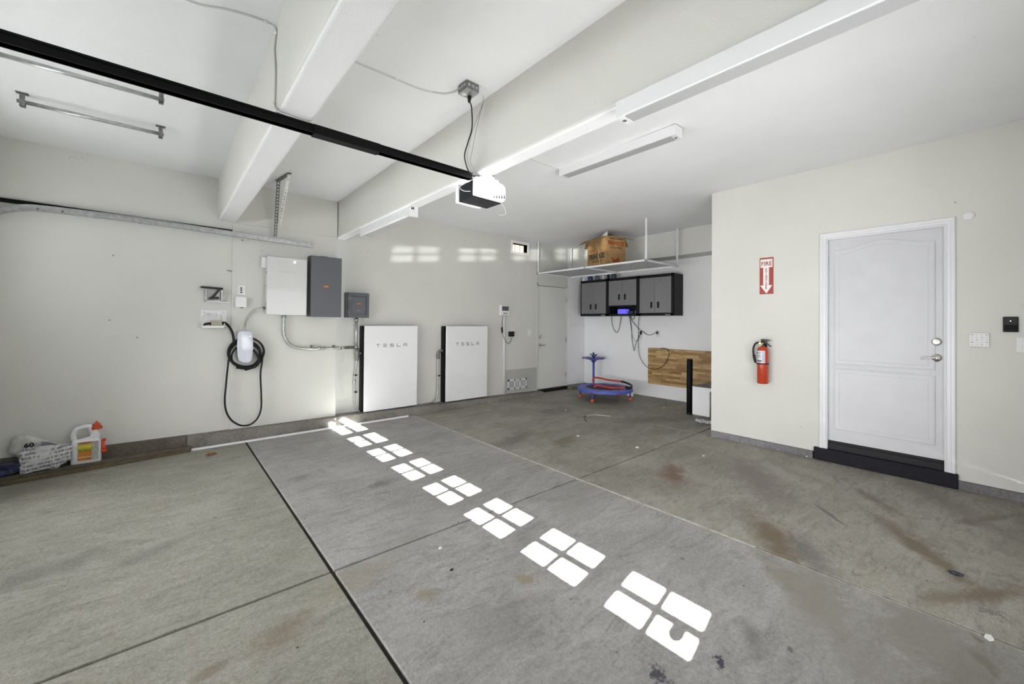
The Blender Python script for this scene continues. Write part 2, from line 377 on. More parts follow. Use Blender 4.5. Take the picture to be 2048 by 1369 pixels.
def lathe(bm, c, prof, seg=24, axis='Z', mi=0):
    c = Vector(c); rings = []
    for r, h in prof:
        ring = []
        for k in range(seg):
            a = 2 * PI * k / seg
            v = {'Z': (r * math.cos(a), r * math.sin(a), h), 'X': (h, r * math.cos(a), r * math.sin(a)), 'Y': (r * math.sin(a), h, r * math.cos(a))}[axis]
            ring.append(bm.verts.new(c + Vector(v)))
        rings.append(ring)
    fs = []
    for a, b in zip(rings, rings[1:]):
        for k in range(seg): fs.append(bm.faces.new((a[k], a[(k + 1) % seg], b[(k + 1) % seg], b[k])))
    fs += [bm.faces.new(rings[0][::-1]), bm.faces.new(rings[-1])]
    for f in fs: f.material_index = mi
    bmesh.ops.recalc_face_normals(bm, faces=fs)
    return bm
def T(bm): return bm if bm is not None else bmesh.new()
def tb(pts, r, seg=8, n=8, closed=False): return tube(bmesh.new(), spline(pts, n), r, seg, closed)
def ring_sweep(bm, loop, offs, mapf, closed=True):
    """sweep a profile offs=[(inset, height)] round a 2D loop; mapf(u, v, h) -> 3D"""
    n = len(loop); rows = []
    for i in range(n):
        p = Vector(loop[i]);
        a = Vector(loop[i - 1]) if (closed or i) else None; c = Vector(loop[(i + 1) % n]) if (closed or i < n - 1) else None
        d1 = (p - a).normalized() if a is not None else None; d2 = (c - p).normalized() if c is not None else None
        if d1 is None: d1 = d2
        if d2 is None: d2 = d1
        n1 = Vector((-d1.y, d1.x)); n2 = Vector((-d2.y, d2.x)); b = (n1 + n2); b = b / max(.3, b.dot(n1))
        rows.append([bm.verts.new(mapf(p.x + b.x * o, p.y + b.y * o, h)) for o, h in offs])
    m = n if closed else n - 1
    for i in range(m):
        a, b = rows[i], rows[(i + 1) % n]
        for k in range(len(offs) - 1): bm.faces.new((a[k], a[k + 1], b[k + 1], b[k]))
    if not closed:
        bm.faces.new(rows[0]); bm.faces.new(rows[-1][::-1])
    return bm
def text(name, s, size, o, ux, uy, m, parent, th=.0008, align='CENTER', sx=1, bold=0):
    """flat lettering: o origin, ux reading direction, uy up"""
    c = bpy.data.curves.new(name, 'FONT'); c.body = s; c.size = size; c.align_x = align; c.extrude = th / 2; c.offset = bold; c.resolution_u = 2
    t = bpy.data.objects.new(name, c); COL.objects.link(t)
    bpy.context.view_layer.update()
    me = bpy.data.meshes.new_from_object(t.evaluated_get(bpy.context.evaluated_depsgraph_get()))
    bpy.data.objects.remove(t)
    ux = Vector(ux).normalized(); uy = Vector(uy).normalized(); un = ux.cross(uy); off = wloc(parent) if parent else Vector((0, 0, 0))
    for v in me.vertices: v.co = Vector(o) + ux * v.co.x * sx + uy * v.co.y + un * (v.co.z + th) - off
    me.materials.clear(); me.materials.append(m)
    ob = bpy.data.objects.new(name, me); COL.objects.link(ob)
    if parent: ob.parent = parent
    return ob
# ------------------------------------------------------------------ structure
YA, YM, YL = 5.64, 5.525, 5.54       # rear part, furred middle, front part of the left wall
XB, YBE = 5.097, 2.147               # right wall and its free end
XC = 6.98                            # back wall
YR = -0.9
def zc(y): return H + 1.632 - .0088 * (y + .235)   # the ceiling falls a little to the left wall
ZT = 3.15
bm = bmesh.new()
prism(bm, [(XD - .1, YR, zc(YR)), (7.3, YR, zc(YR)), (7.3, 5.8, zc(5.8)), (XD - .1, 5.8, zc(5.8))], (0, 0, .15))
tag(obj('ceiling', bm, CEIL), kind='structure')
# floor: separate slabs with open joints over a dirt-filled bed
fl = struct_root('floor', (2.5, 2.5, 0))
obj('joint_bed', box(XD - .3, 7.3, YR, 5.8, -.16, -.014), JOINT, fl)
xs = [XD - .25, .716, 2.78, 5.085, 7.2]; ys = [YR, 2.318, 5.75]; g = .010
for i in range(4):
    for j in range(2):
        b2 = box(xs[i] + g, xs[i + 1] - g, ys[j] + g, ys[j + 1] - g, -.10, 0)
        obj('slab', b2, CON_L if i == 0 else CON_M if i == 1 else CON_R, fl, bevel=.004, seg=2)
def jag(p0, p1, w, m, name='joint_filler', z=-.002, n=60):
    b = bmesh.new(); p0 = Vector(p0); p1 = Vector(p1); d = (p1 - p0).normalized(); s = Vector((-d.y, d.x, 0)); prev = None
    for k in range(n + 1):
        c = p0.lerp(p1, k / n); a = w * (.6 + .5 * random.random()); e = w * (.6 + .5 * random.random()); h = z + .002 * random.random()
        row = [b.verts.new(c - s * a + V(0, 0, -.01)), b.verts.new(c - s * a * .8 + V(0, 0, h)), b.verts.new(c + s * e * .8 + V(0, 0, h)), b.verts.new(c + s * e + V(0, 0, -.01))]
        if prev:
            for q in range(3): b.faces.new((prev[q], prev[q + 1], row[q + 1], row[q]))
        prev = row
    obj(name, b, m, fl)
jag((2.78, .9, 0), (2.78, 5.4, 0), .0085, CAULK, z=.001)
jag((5.085, 2.2, 0), (5.085, 5.3, 0), .005, CAULK, z=-.004)
jag((2.78, -.8, 0), (2.78, .9, 0), .004, CAULK, z=-.006)
# left wall
bm = bmesh.new()
bx(bm, XD - .1, A(463, 600, YL).x, YL, 5.85, 0, ZT)
bx(bm, A(463, 600, YL).x, A(672.5, 700, YM).x, YL, 5.85, A(470, 447, YL).z - .01, ZT)
obj('wall_left', bm, WALL, None, kind='structure')
XJ = A(672.5, 700, YM).x
XM = A(463, 600, YL).x
obj('wall_left_panel', box(XM, XJ, YM, YL + .03, 0.0, 2.478), WALL, None, bevel=.003, kind='structure')
# rear part with openings for the exit door and the small high window
dL, dR = A(1074.5, 600, YA).x, A(1135, 600, YA).x
dT = A(1074.5, 566, YA).z + .005
wL, wR, wT, wB = A(1025, 495, YA).x, A(1054.5, 495, YA).x, A(1040, 488.5, YA).z, A(1040, 504.5, YA).z
bm = bmesh.new()
bx(bm, XJ, wL, YA, 5.85, 0, ZT)
bx(bm, wL, wR, YA, 5.85, wT, ZT); bx(bm, wL, wR, YA, 5.85, 0, wB)
bx(bm, wR, dL, YA, 5.85, 0, ZT); bx(bm, dL, dR, YA, 5.85, dT, ZT)
obj('wall_left_rear', bm, WALL, None, kind='structure')
obj('wall_left_corner', box(dR, 7.3, YA, 5.85, 0, ZT), WALLW, None, kind='structure')
# back wall and its soffit
obj('wall_back', box(XC, 7.2, 1.9, YA, 0, ZT), WALLW, None, kind='structure')
xs0, xs1 = 6.60, 6.56
zs = B(1424, 502, 6.58).z
bm = hexa([(xs0, 2.1, zs), (XC, 2.1, zs), (XC, YA, zs - .01), (xs1, YA, zs - .01)], [(xs0, 2.1, ZT), (XC, 2.1, ZT), (XC, YA, ZT), (xs1, YA, ZT)])
obj('wall_back_soffit', bm, WALL, None, bevel=.006, kind='structure')
# right wall with door opening
PL, PR = B(1655.5, 600, XB).y, B(1888.5, 600, XB).y
PT, PBm = B(1655.9, 481, XB).z, B(1655, 881, XB).z
bm = bmesh.new()
bx(bm, XB, 5.25, PL + .012, YBE, .075, ZT); bx(bm, XB, 5.25, YR, PR - .012, .075, ZT); bx(bm, XB, 5.25, PR - .012, PL + .012, PT + .012, ZT)
bx(bm, 5.25, 7.2, YR, YBE, 0, ZT)
obj('wall_right', bm, WALL, None, kind='structure')
obj('wall_side', box(XD - .1, 7.2, YR - .1, YR, 0, ZT), WALL, None, kind='structure')
bm = bmesh.new()
bx(bm, XD - .22, XD - .0, YR, .10, 0, ZT); bx(bm, XD - .22, XD - .0, 5.06, 5.85, 0, ZT); bx(bm, XD - .22, XD - .0, .10, 5.06, 2.20, ZT)
obj('wall_front', bm, WALL, None, kind='structure')
# beams
def beam(name, x0, x1, z0, y1):
    b = box(x0, x1, YR, y1, z0, ZT)
    es = [e for e in b.edges if all(abs(v.co.z - z0) < 1e-5 for v in e.verts) and abs(e.verts[0].co.x - e.verts[1].co.x) < 1e-5]
    bmesh.ops.bevel(b, geom=es, offset=.022, segments=4, affect='EDGES', profile=.5)
    b.normal_update()
    for f in b.faces:
        f.material_index = 1 if f.normal.z < -.6 else 0
    return obj(name, b, [WALL, CEIL], None, kind='structure')
beam('ceiling_beam', .44, .615, 2.485, YL + .02)
beam('ceiling_beam', 1.73, 1.865, 2.478, YA + .02)
# concrete stem curb along the left wall and baseboards of the right wall
def curb(name, x0, x1, yf, yb, z0, z1, m, top=.02, seg=24):
    b = bmesh.new(); rows = []
    for k in range(seg + 1):
        t = k / seg; x = x0 + (x1 - x0) * t; z = z0 + (z1 - z0) * t
        j = lambda s: s * noise.noise(Vector((x * 6, s * 90, 3.1)))
        rows.append([b.verts.new(c) for c in ((x, yb, -.01), (x, yf + j(.012), -.01), (x, yf + j(.010), z * .55), (x, yf + top + j(.012), z - .006 + j(.006)), (x, yf + top + .02, z), (x, yb, z))])
    for a, c in zip(rows, rows[1:]):
        for q in range(6): b.faces.new((a[q], a[(q + 1) % 6], c[(q + 1) % 6], c[q]))
    b.faces.new(rows[0]); b.faces.new(rows[-1][::-1]); bmesh.ops.recalc_face_normals(b, faces=b.faces)
    return obj(name, b, m, None, smooth=True, kind='structure')
XS = Z(380, 903, 0).x
curb('baseboard_left', XS - .02, XJ - .02, 5.43, YL + .02, .142, .130, CURB, seg=40)
curb('baseboard_left_front', XD - .05, XS - .02, 5.465, YL + .02, .16, .142, CURBD, top=.012)
ZL = .045
obj('baseboard_left_ledge', prism(bmesh.new(), [(XD - .05, 5.25, -.005), (XS + .02, 5.405, -.005), (XS + .02, 5.475, -.005), (XD - .05, 5.475, -.005)], (0, 0, ZL + .005)), CURBD, None, bevel=.006, kind='structure')
curb('baseboard_left_rear', XJ - .02, dL + .02, 5.45, YA + .02, .128, .055, CURB, seg=80)
curb('baseboard_left_corner', dR - .01, XC, 5.47, YA + .02, .075, .075, CURB, seg=20)
curb_r = []
def curbB(name, y0, y1):
    b = bmesh.new(); rows = []; n = 30
    for k in range(n + 1):
        y = y0 + (y1 - y0) * k / n; j = lambda s: .005 * noise.noise(Vector((y * 9, s, 1.7)))
        rows.append([b.verts.new(c) for c in ((XB + .2, y, -.01), (XB - .012 + j(1), y, -.01), (XB - .012 + j(2), y, .068 + j(5)), (XB + .004, y, .074), (XB + .2, y, .075))])
    for a, c in zip(rows, rows[1:]):
        for q in range(5): b.faces.new((a[q], a[(q + 1) % 5], c[(q + 1) % 5], c[q]))
    b.faces.new(rows[0]); b.faces.new(rows[-1][::-1]); bmesh.ops.recalc_face_normals(b, faces=b.faces)
    obj(name, b, CURBP, None, smooth=True, kind='structure')
tL, tR = B(1631, 600, XB).y, B(1915.7, 600, XB).y
curbB('baseboard_right', YBE, tL + .02); curbB('baseboard_right_front', tR, YR)
# garage door behind the camera: sections, eight windows of four panes
gd = struct_root('door_3', (XD, 2.58, 0))
for k in range(3): obj('section', box(XD - .045, XD, .085, 5.075, .01 + k * .535, .54 + k * .535), TRIM, gd, bevel=.004)
bm = bmesh.new(); z0, z1 = 1.93 - .119, 1.93 + .119
bx(bm, XD - .045, XD, .085, 5.075, 1.615, z0); bx(bm, XD - .045, XD, .085, 5.075, z1, 2.215)
ed = [.085] + [v for y in WINY for v in (y - .21, y + .21)] + [5.075]
for k in range(0, len(ed), 2): bx(bm, XD - .045, XD, ed[k], ed[k + 1], z0, z1)
obj('window_section', bm, TRIM, gd)
GL = bpy.data.materials.new('clear glazing'); GL.use_nodes = True; nt = GL.node_tree; nt.nodes.clear()
o_ = nt.nodes.new('ShaderNodeOutputMaterial'); t_ = nt.nodes.new('ShaderNodeBsdfTransparent'); g_ = nt.nodes.new('ShaderNodeBsdfGlossy'); g_.inputs['Roughness'].default_value = .02; m_ = nt.nodes.new('ShaderNodeMixShader'); m_.inputs[0].default_value = .06
t_.inputs[0].default_value = (.95, .97, .96, 1)
nt.links.new(t_.outputs[0], m_.inputs[1]); nt.links.new(g_.outputs[0], m_.inputs[2]); nt.links.new(m_.outputs[0], o_.inputs[0])
for y in WINY:
    b = bmesh.new(); bx(b, XD - .04, XD - .01, y - .016, y + .016, z0, z1); bx(b, XD - .04, XD - .01, y - .21, y + .21, 1.93 - .015, 1.93 + .015)
    f = obj('window_muntin', b, TRIM, gd)
    obj('pane', box(XD - .027, XD - .023, y - .21, y + .21, z0, z1), GL, f)
# round thermometer on a pane, added to cast the blob in the nearest sun patch
p = Z(1354, 1266, 0); t_ = (p.x - (XD + .0)) / SUN.x; q = p - SUN * t_
tag(obj('window_disc', lathe(bmesh.new(), (XD - .012, q.y, q.z), [(.001, 0), (.036, 0), (.038, .006), (.034, .012), (.001, .013)], 24, 'X'), PLASW, None), 'round thermometer added on a garage door window behind the camera to cast a shadow', 'disc')
# driveway outside; the unseen wall is added to block part of the glint
obj('glint_blocker', box(-4.15, -4.0, 2.33, 9.0, -.05, 1.85), WALL, None, kind='structure')
obj('driveway', box(-14, XD - .25, -6, 12, -.2, -.03), mat('dark asphalt', (.03, .03, .03), .9), None, kind='structure')
# ------------------------------------------------------------------ entry door (right wall)
d1 = struct_root('door_1', (XB + .03, (PL + PR) / 2, PBm))
XF = XB + .030                                     # face of the leaf, set back in the frame
mp1 = lambda u, v, h: V(XF - h, u, v)
def outline(yl, yr, zb, zt, arch=0):
    """counter-clockwise seen from the room: u=Y falls to the right"""
    pts = [(yr, zb), (yr, zt)]
    if arch:
        for k in range(1, 24):
            t = k / 24; s = math.sin(PI * t) ** 2 * (1 if True else 0)
            pts.append((yr + (yl - yr) * t, zt + arch * s))
    pts += [(yl, zt), (yl, zb)]
    return pts
leaf = box(XF, XF + .04, PR, PL, PBm, PT)
obj('leaf', leaf, DOORP, d1, label='white moulded door leaf')
prof = [(.0, .0), (.002, .0075), (.009, .0105), (.014, .009), (.018, .001), (.030, .001), (.033, .007), (.043, .0105), (.052, .0090)]
for nm, lp in (('upper_panel', outline(B(1682, 600, XF).y, B(1853, 600, XF).y, B(1683, 719, XF).z, B(1683, 511, XF).z, .062)),
               ('lower_panel', outline(B(1682, 600, XF).y, B(1853, 600, XF).y, B(1683, 850, XF).z, B(1683, 748, XF).z))):
    b = bmesh.new(); ring_sweep(b, lp, prof, mp1)
    # raised field inside the moulding
    n = len(lp); vv = []
    cyv = sum(p[0] for p in lp) / n
    b.verts.ensure_lookup_table()
    inner = [b.verts[i * len(prof) + len(prof) - 1] for i in range(n)]
    b.faces.new(inner)
    bmesh.ops.recalc_face_normals(b, faces=b.faces)
    if sum((f.normal.x * f.calc_area() for f in b.faces)) > 0: bmesh.ops.reverse_faces(b, faces=b.faces)
    obj(nm, b, DOORP, d1)
k = B(1873, 684, XF)
b = lathe(bmesh.new(), (XF, k.y, k.z), [(.034, 0), (.034, -.006), (.030, -.012), (.024, -.014), (.022, -.020), (.012, -.021), (.011, -.016), (.004, -.017)], 28, 'X')
obj('deadbolt', b, CHROME, d1, smooth=True, label='satin nickel deadbolt')
k = B(1873, 716, XF)
b = lathe(bmesh.new(), (XF, k.y, k.z), [(.035, 0), (.035, -.006), (.028, -.012), (.014, -.016), (.013, -.045), (.008, -.050)], 28, 'X')
e = B(1843, 718, XF)
tube(b, spline([(XF - .045, k.y, k.z), (XF - .05, k.y + .02, k.z), (XF - .048, k.y + .06, k.z - .004), (XF - .043, e.y, k.z - .012)], 6), [.009] * 6 + [.0075] * 6 + [.006] * 6 + [.008], 10)
obj('handle', b, CHROME, d1, smooth=True, label='satin nickel lever handle')
for zz in (PT - .2, (PT + PBm) / 2, PBm + .25):
    obj('hinge', cyl(bmesh.new(), (XF - .008, PL + .004, zz - .045), (XF - .008, PL + .004, zz + .045), .006, 8), CHROME, d1)
# scuffs at the door foot are part of the paint; dark sweep and sill below
obj('door_sweep', box(XF - .004, XF + .03, PR, PL, PBm - .028, PBm), BLACKR, d1)
obj('sill', box(XF - .012, XF + .06, PR, PL, .10, PBm - .026), BLACKP, d1, bevel=.006)
# jamb and casing
tj = struct_root('trim_1', (XB, (PL + PR) / 2, .06))
b = bmesh.new()
bx(b, XB - .004, XB + .08, PL, PL + .012, .07, PT + .012); bx(b, XB - .004, XB + .08, PR - .012, PR, .07, PT + .012); bx(b, XB - .004, XB + .08, PR, PL, PT, PT + .012)
obj('jamb', b, TRIM, tj)
cw = .062; u0, u1 = PR - .006, PL + .006
cz = .125
loop = [(u1, cz), (u1, PT + .010), (u0, PT + .010), (u0, cz)]
cprof = [(0, 0), (0, .010), (.006, .013), (.010, .010), (.030, .012), (.036, .016), (.052, .018), (cw - .004, .016), (cw, .010), (cw, 0)]
mpc = lambda u, v, h: V(XB - h, u, v)
for nm, a0, a1 in (('casing_side', 0, 1), ('casing_head', 1, 2), ('casing_side', 2, 3)):
    b = bmesh.new(); n = 4; pts = loop
    rows = []
    for i in (a0, a1):
        p = Vector(pts[i])
        if i == 0: bb = Vector((1, 0))
        elif i == 3: bb = Vector((-1, 0))
        elif i == 1: bb = Vector((1, 1))
        else: bb = Vector((-1, 1))
        rows.append([b.verts.new(mpc(p.x + bb.x * o, p.y + bb.y * o, h)) for o, h in cprof])
    m_ = len(cprof)
    for q in range(m_): b.faces.new((rows[0][q], rows[0][(q + 1) % m_], rows[1][(q + 1) % m_], rows[1][q]))
    b.faces.new(rows[0]); b.faces.new(rows[1][::-1]); bmesh.ops.recalc_face_normals(b, faces=b.faces)
    obj(nm, b, TRIM, tj)
# dark painted step under the door
sl, sr = B(1627, 910, XB - .03).y, B(1916.5, 950, XB - .03).y
stp = tag(obj('door_step', box(XB - .03, XF + .03, sr, sl, 0, .125), NAVYB, None, bevel=.006), kind='structure')
# ------------------------------------------------------------------ exit door (left wall)
d2 = struct_root('door_2', ((dL + dR) / 2, YA + .05, 0))
YD = YA + .022
dB = A(1075, 787, YD).z
obj('leaf', box(dL + .024, dR - .024, YD, YD + .04, .065, dT - .058), paint('greige door paint', (.72, .72, .68), .6, .12, scuff=.35), d2, bevel=.002, label='plain greige flush door leaf')
b = bmesh.new(); bx(b, dL, dL + .016, YA - .004, YA + .08, .05, dT); bx(b, dR - .016, dR, YA - .004, YA + .08, .05, dT); bx(b, dL, dR, YA - .004, YA + .08, dT - .05, dT)
obj('frame', b, WALL, d2)
obj('threshold', box(dL + .02, dR - .02, YA - .03, YD + .045, .0, .062), BLACKR, d2)
obj('dark_backing', box(dL + .010, dR - .010, YD + .041, YD + .05, .05, dT - .03), BLACKR, d2)  # dark sheet behind the leaf, added to darken the gaps round it
for z_ in (dT - .3, 1.03, .3):
    obj('hinge', cyl(bmesh.new(), (dR - .014, YD - .006, z_ - .05), (dR - .014, YD - .006, z_ + .05), .008, 8), GALVD, d2)
k = A(1080, 674, YD)
obj('deadbolt', lathe(bmesh.new(), (k.x, YD, k.z), [(.034, 0), (.032, -.01), (.024, -.014), (.022, -.028), (.008, -.03)], 20, 'Y'), CHROME, d2, smooth=True, label='satin nickel deadbolt')
k = A(1080, 690.5, YD)
b = lathe(bmesh.new(), (k.x, YD, k.z), [(.033, 0), (.031, -.01), (.014, -.014), (.013, -.05), (.008, -.055)], 20, 'Y')
tube(b, spline([(k.x, YD - .05, k.z), (k.x + .05, YD - .052, k.z), (k.x + .115, YD - .045, k.z - .006)], 5), .009, 8)
obj('handle', b, CHROME, d2, smooth=True, label='satin nickel lever handle')
# ------------------------------------------------------------------ small high window on the left wall
w1 = struct_root('window_1', ((wL + wR) / 2, YA, wB))
b = bmesh.new(); mpw = lambda u, v, h: V(u, YA - h, v)
ring_sweep(b, [(wL, wB), (wL, wT), (wR, wT), (wR, wB)], [(0, -.10), (0, .012), (.045, .012), (.045, 0)], mpw); bmesh.ops.recalc_face_normals(b, faces=b.faces)
obj('window_frame', b, WALLW, w1)
LIT = mat('sunlit brick seen through the opening', (.5, .3, .15), .6, emis=(.95, .68, .42), estr=.8)
LITW = mat('daylit pane', (.8, .8, .8), .3, emis=(1, .97, .93), estr=.95)
obj('brick_reveal', box(wL, wR, YA + .11, YA + .13, wB, wT), LIT, w1)
ww = wR - wL
for i in range(3):
    a0 = wL + ww * (.03 + .34 * i); obj('pane', box(a0, a0 + ww * (.29 if i < 2 else .14), YA + .09, YA + .10, wB + .012, wT - .03), LITW, w1)
BRK = mat('orange brown lattice', (.35, .17, .06), .6)
for i in range(3): obj('lattice_bar', box(wL + ww * (.005 + .34 * i), wL + ww * (.03 + .34 * i), YA + .08, YA + .09, wB, wT), BRK, w1)
# ------------------------------------------------------------------ wall batteries
def letters(name, s, x0, z0, h, adv, wd, yf, m, parent, st_=.17):
    """wide-spaced lettering made of strokes on a face of constant Y"""
    t = h * st_; x = x0
    def r(a, c, d, e): bx(b, x + a * wd, x + c * wd, yf - .0015, yf, z0 + d * h, z0 + e * h)
    q = t / h; qw = t / wd
    for ch in s:
        b = bmesh.new()
        if ch == 'T': r(0, 1, 1 - q, 1); r(.5 - qw / 2, .5 + qw / 2, 0, 1 - q * 1.4)
        elif ch == 'E': r(0, 1, 1 - q, 1); r(0, 1, .5 - q / 2, .5 + q / 2); r(0, 1, 0, q)
        elif ch == 'S': r(0, 1, 1 - q, 1); r(0, 1, .5 - q / 2, .5 + q / 2); r(0, 1, 0, q); r(0, qw, .5, 1); r(1 - qw, 1, 0, .5)
        elif ch == 'L': r(0, qw, 0, 1); r(0, 1, 0, q)
        elif ch == 'A': r(0, 1, 1 - q, 1); r(0, 1, .48 - q / 2, .48 + q / 2); r(0, qw, 0, .5); r(1 - qw, 1, 0, .5)
        o = obj('letter', b, m, parent); x += adv
    return o
def battery(label, xl, xr, zb, zt, txl, txr, tz, tz1):
    yf = 5.50
    t = thing('wall_battery', ((xl + xr) / 2, YA - .02, zb), label, 'battery', 'white wall batteries')
    dx = .045
    obj('cover', box(xl, xr, yf, yf + .022, zb, zt), PWHITE, t, bevel=.006)
    obj('side_trim', box(xl - .026, xr - .004, yf + .021, yf + .11, zb + .001, zt - .002), BLACK, t)
    obj('wall_bracket', box(xl + .10, xr - .10, yf + .109, YA, zb + .1, zt - .1), GALVD, t)
    ad = (txr - txl) / 4.55
    letters('lettering', 'TESLA', txl, tz, tz1 - tz, ad, ad * .55, yf, INK, t)
    return t
yf = 5.50
a0, a1 = A(731, 652, yf), A(834, 812, yf); a2 = A(727, 825.4, yf)
t0, t1 = A(752, 695, yf), A(814, 687, yf)
battery('large white wall battery standing nearest, beside the small grey breaker box', A(729.5, 650, yf).x, a1.x, a2.z, a0.z, t0.x, t1.x, t0.z, t1.z)
a0, a1 = A(893, 652.8, yf), A(974, 795, yf); a2 = A(893.2, 804.6, yf)
t0, t1 = A(912, 692, yf), A(958, 684.5, yf)
battery('white wall battery farther along, between the looping conduit and the exit door', a0.x, a1.x, a2.z, a0.z, t0.x, t1.x, t0.z, t1.z)
# gateway
yf = 5.39
g0, g1 = A(534.5, 512, yf), A(613, 631, yf)
t = thing('energy_gateway', ((g0.x + g1.x) / 2, YM, g1.z), 'white glossy electrical cabinet beside the tall grey breaker panel', 'electrical box')
obj('cover', box(g0.x, g1.x, yf, yf + .02, g1.z, g0.z), GWHITE, t, bevel=.005)
obj('body', box(g0.x + .008, g1.x - .008, yf + .019, YM, g1.z + .008, g0.z - .008), PLASW, t)
c0, c1 = A(557, 543, yf), A(593, 547, yf); ad = (c1.x - c0.x) / 4.55
letters('lettering', 'TESLA', c0.x, c1.z - .0, .018, ad, ad * .55, yf, INKL, t)
c0 = A(527, 527, 5.46)
obj('side_box', box(A(523, 520, 5.46).x, g0.x + .008, 5.44, YM, A(527, 536, 5.46).z, A(527, 515, 5.46).z), METALW, t, bevel=.004)
b = bmesh.new()
for zz in (g1.z + .13, g1.z + .34, g1.z + .5): cyl(b, (g0.x - .006, yf + .08, zz), (g0.x + .01, yf + .08, zz), .008, 8)
obj('side_screws', b, CHROME, t)
# grey breaker panel
yf = 5.38
g0, g1 = A(622.5, 511, yf), A(683, 635, yf)
t = thing('electrical_cabinet', ((g0.x + g1.x) / 2, YM, g1.z), 'tall dark grey breaker panel with a small orange badge', 'electrical box', None)
XP1 = A(684, 516, yf).x
obj('door', box(g0.x, XP1, yf, yf + .015, g1.z, g0.z), GREY, t, bevel=.004)
obj('body', box(g0.x - .004, XP1 - .01, yf + .014, YM, g1.z + .006, g0.z - .0), GREYD, t)
c = A(652.5, 573.5, yf)
def badge(c, yf, w_, h_, parent, n=3):
    b = bmesh.new(); pts = []
    for k in range(20):
        a = 2 * PI * k / 20; pts.append((c.x + math.copysign(abs(math.cos(a)) ** .5, math.cos(a)) * w_ / 2, yf - .002, c.z + math.copysign(abs(math.sin(a)) ** .6, math.sin(a)) * h_ / 2))
    prism(b, pts, (0, .002, 0)); obj('badge', b, ORNG, parent, label='orange oval badge')
    b = bmesh.new()
    for k in range(n): bx(b, c.x - w_ * .28 + k * w_ * .22, c.x - w_ * .28 + k * w_ * .22 + w_ * .12, yf - .0035, yf - .002, c.z - h_ * .22, c.z + h_ * (.1 if k == 1 else .26))
    obj('badge_marks', b, YELL, parent)
badge(c, yf, .072, .030, t)
b = bmesh.new(); bx(b, g0.x + .12, g0.x + .2, yf + .02, yf + .06, g0.z - .002, g0.z + .008); obj('top_latch', b, GREY, t)
# small breaker box on the recessed wall
yf = 5.50
g0, g1 = A(697, 586, yf), A(738, 636, yf); XP1 = g1.x
t = thing('breaker_box', ((g0.x + g1.x) / 2, YA, g1.z), 'small dark grey breaker box above the nearest wall battery', 'electrical box')
obj('body', box(g0.x - .008, g1.x - .006, yf + .012, YA, g1.z, g0.z + .006), GREYD, t)
b = bmesh.new(); mpy = lambda u, v, h: V(u, yf - h, v)
lp = [(g0.x, g1.z), (g0.x, g0.z), (XP1, g0.z), (XP1, g1.z)]
ring_sweep(b, [(x, z) for x, z in lp][::-1], [(0, -.014), (0, 0), (.035, .0), (.055, .012)], mpy)
b.verts.ensure_lookup_table(); b.faces.new([b.verts[i * 4 + 3] for i in range(4)]); bmesh.ops.recalc_face_normals(b, faces=b.faces)
obj('door', b, GREY, t)
badge(A(718, 608, yf - .012), yf - .012, .062, .022, t)
b = bmesh.new()
for zz in (g1.z + .07, g0.z - .07): bx(b, g0.x - .004, g0.x + .004, yf - .002, yf + .016, zz - .007, zz + .007)
obj('hinge_pins', b, CHROME, t)
b = bmesh.new(); tube(b, [A(698, 595, yf - .004), A(706, 602, yf - .004)], .0018, 5); obj('scratch', b, INKL, t)
bx_ = A(716, 622, yf - .013); obj('warning_label', box(bx_.x - .012, bx_.x + .02, yf - .0135, yf - .012, bx_.z - .004, bx_.z + .002), YELL, t)
# ------------------------------------------------------------------ conduits
yc = 5.49
def strap(p, along='X', r=.017):
    b = bmesh.new(); p = Vector(p)
    if along == 'X': bx(b, p.x - .01, p.x + .01, p.y - r, YM, p.z - .004, p.z + r + .022)
    else: bx(b, p.x - .004, p.x + r + .022, p.y - r, YA, p.z - .01, p.z + .01)
    return b
t = thing('conduit', A(568, 650, yc), 'silver conduit curving down from the white cabinet to the junction beside the battery', 'conduit')
pts = [A(568, 631, yc), A(567.5, 655, yc), A(568.5, 668, yc), A(573, 682, yc), A(583, 692, yc), A(600, 697, yc), A(625, 698, yc), A(655, 697.2, yc), A(690, 695.8, yc)]
obj('pipe', tb(pts, .0165, 12), GALV, t)
b = bmesh.new()
for px in (640, 645, 680): q = A(px, 697, yc); cyl(b, (q.x - .02, q.y, q.z), (q.x + .015, q.y, q.z), .022, 12)
q = A(568.3, 634, yc); cyl(b, (q.x, q.y, q.z - .012), (q.x, q.y, q.z + .012), .024, 12)
obj('couplings', b, GALV, t)
for px in (624, 668): obj('strap', strap(A(px, 697, yc)), GALVD, t)
t = thing('junction_fitting', A(712, 700, 5.56), 'grey conduit fitting between the silver pipes beside the nearest battery', 'conduit')
ye = 5.57
b = bmesh.new(); tube(b, spline([A(690, 695.8, yc), A(698, 695.5, 5.52), A(708, 695.5, ye)], 5), .020, 12); tube(b, [A(713.5, 697, ye), A(714.5, 706, ye), A(714, 716, ye), A(714, 722, ye)], [.024, .034, .026, .018], 12)
tube(b, [A(714, 706, ye), A(726, 707, ye)], .018, 10)
obj('body', b, GALVD, t)
t = thing('conduit', A(713, 640, ye), 'straight silver conduit rising to the small grey breaker box', 'conduit')
obj('pipe', tube(bmesh.new(), [A(713.5, 636, ye), A(712, 697, ye)], .018, 12), GALV, t)
b = bmesh.new(); q = A(713.5, 640, ye); cyl(b, (q.x, q.y, q.z - .014), (q.x, q.y, q.z + .014), .025, 12); q = A(712, 694, ye); cyl(b, (q.x, q.y, q.z - .014), (q.x, q.y, q.z + .014), .025, 12); obj('couplings', b, GALV, t)
t = thing('conduit', A(712, 760, ye), 'thin grey conduit bending under the bottom of the nearest battery', 'conduit')
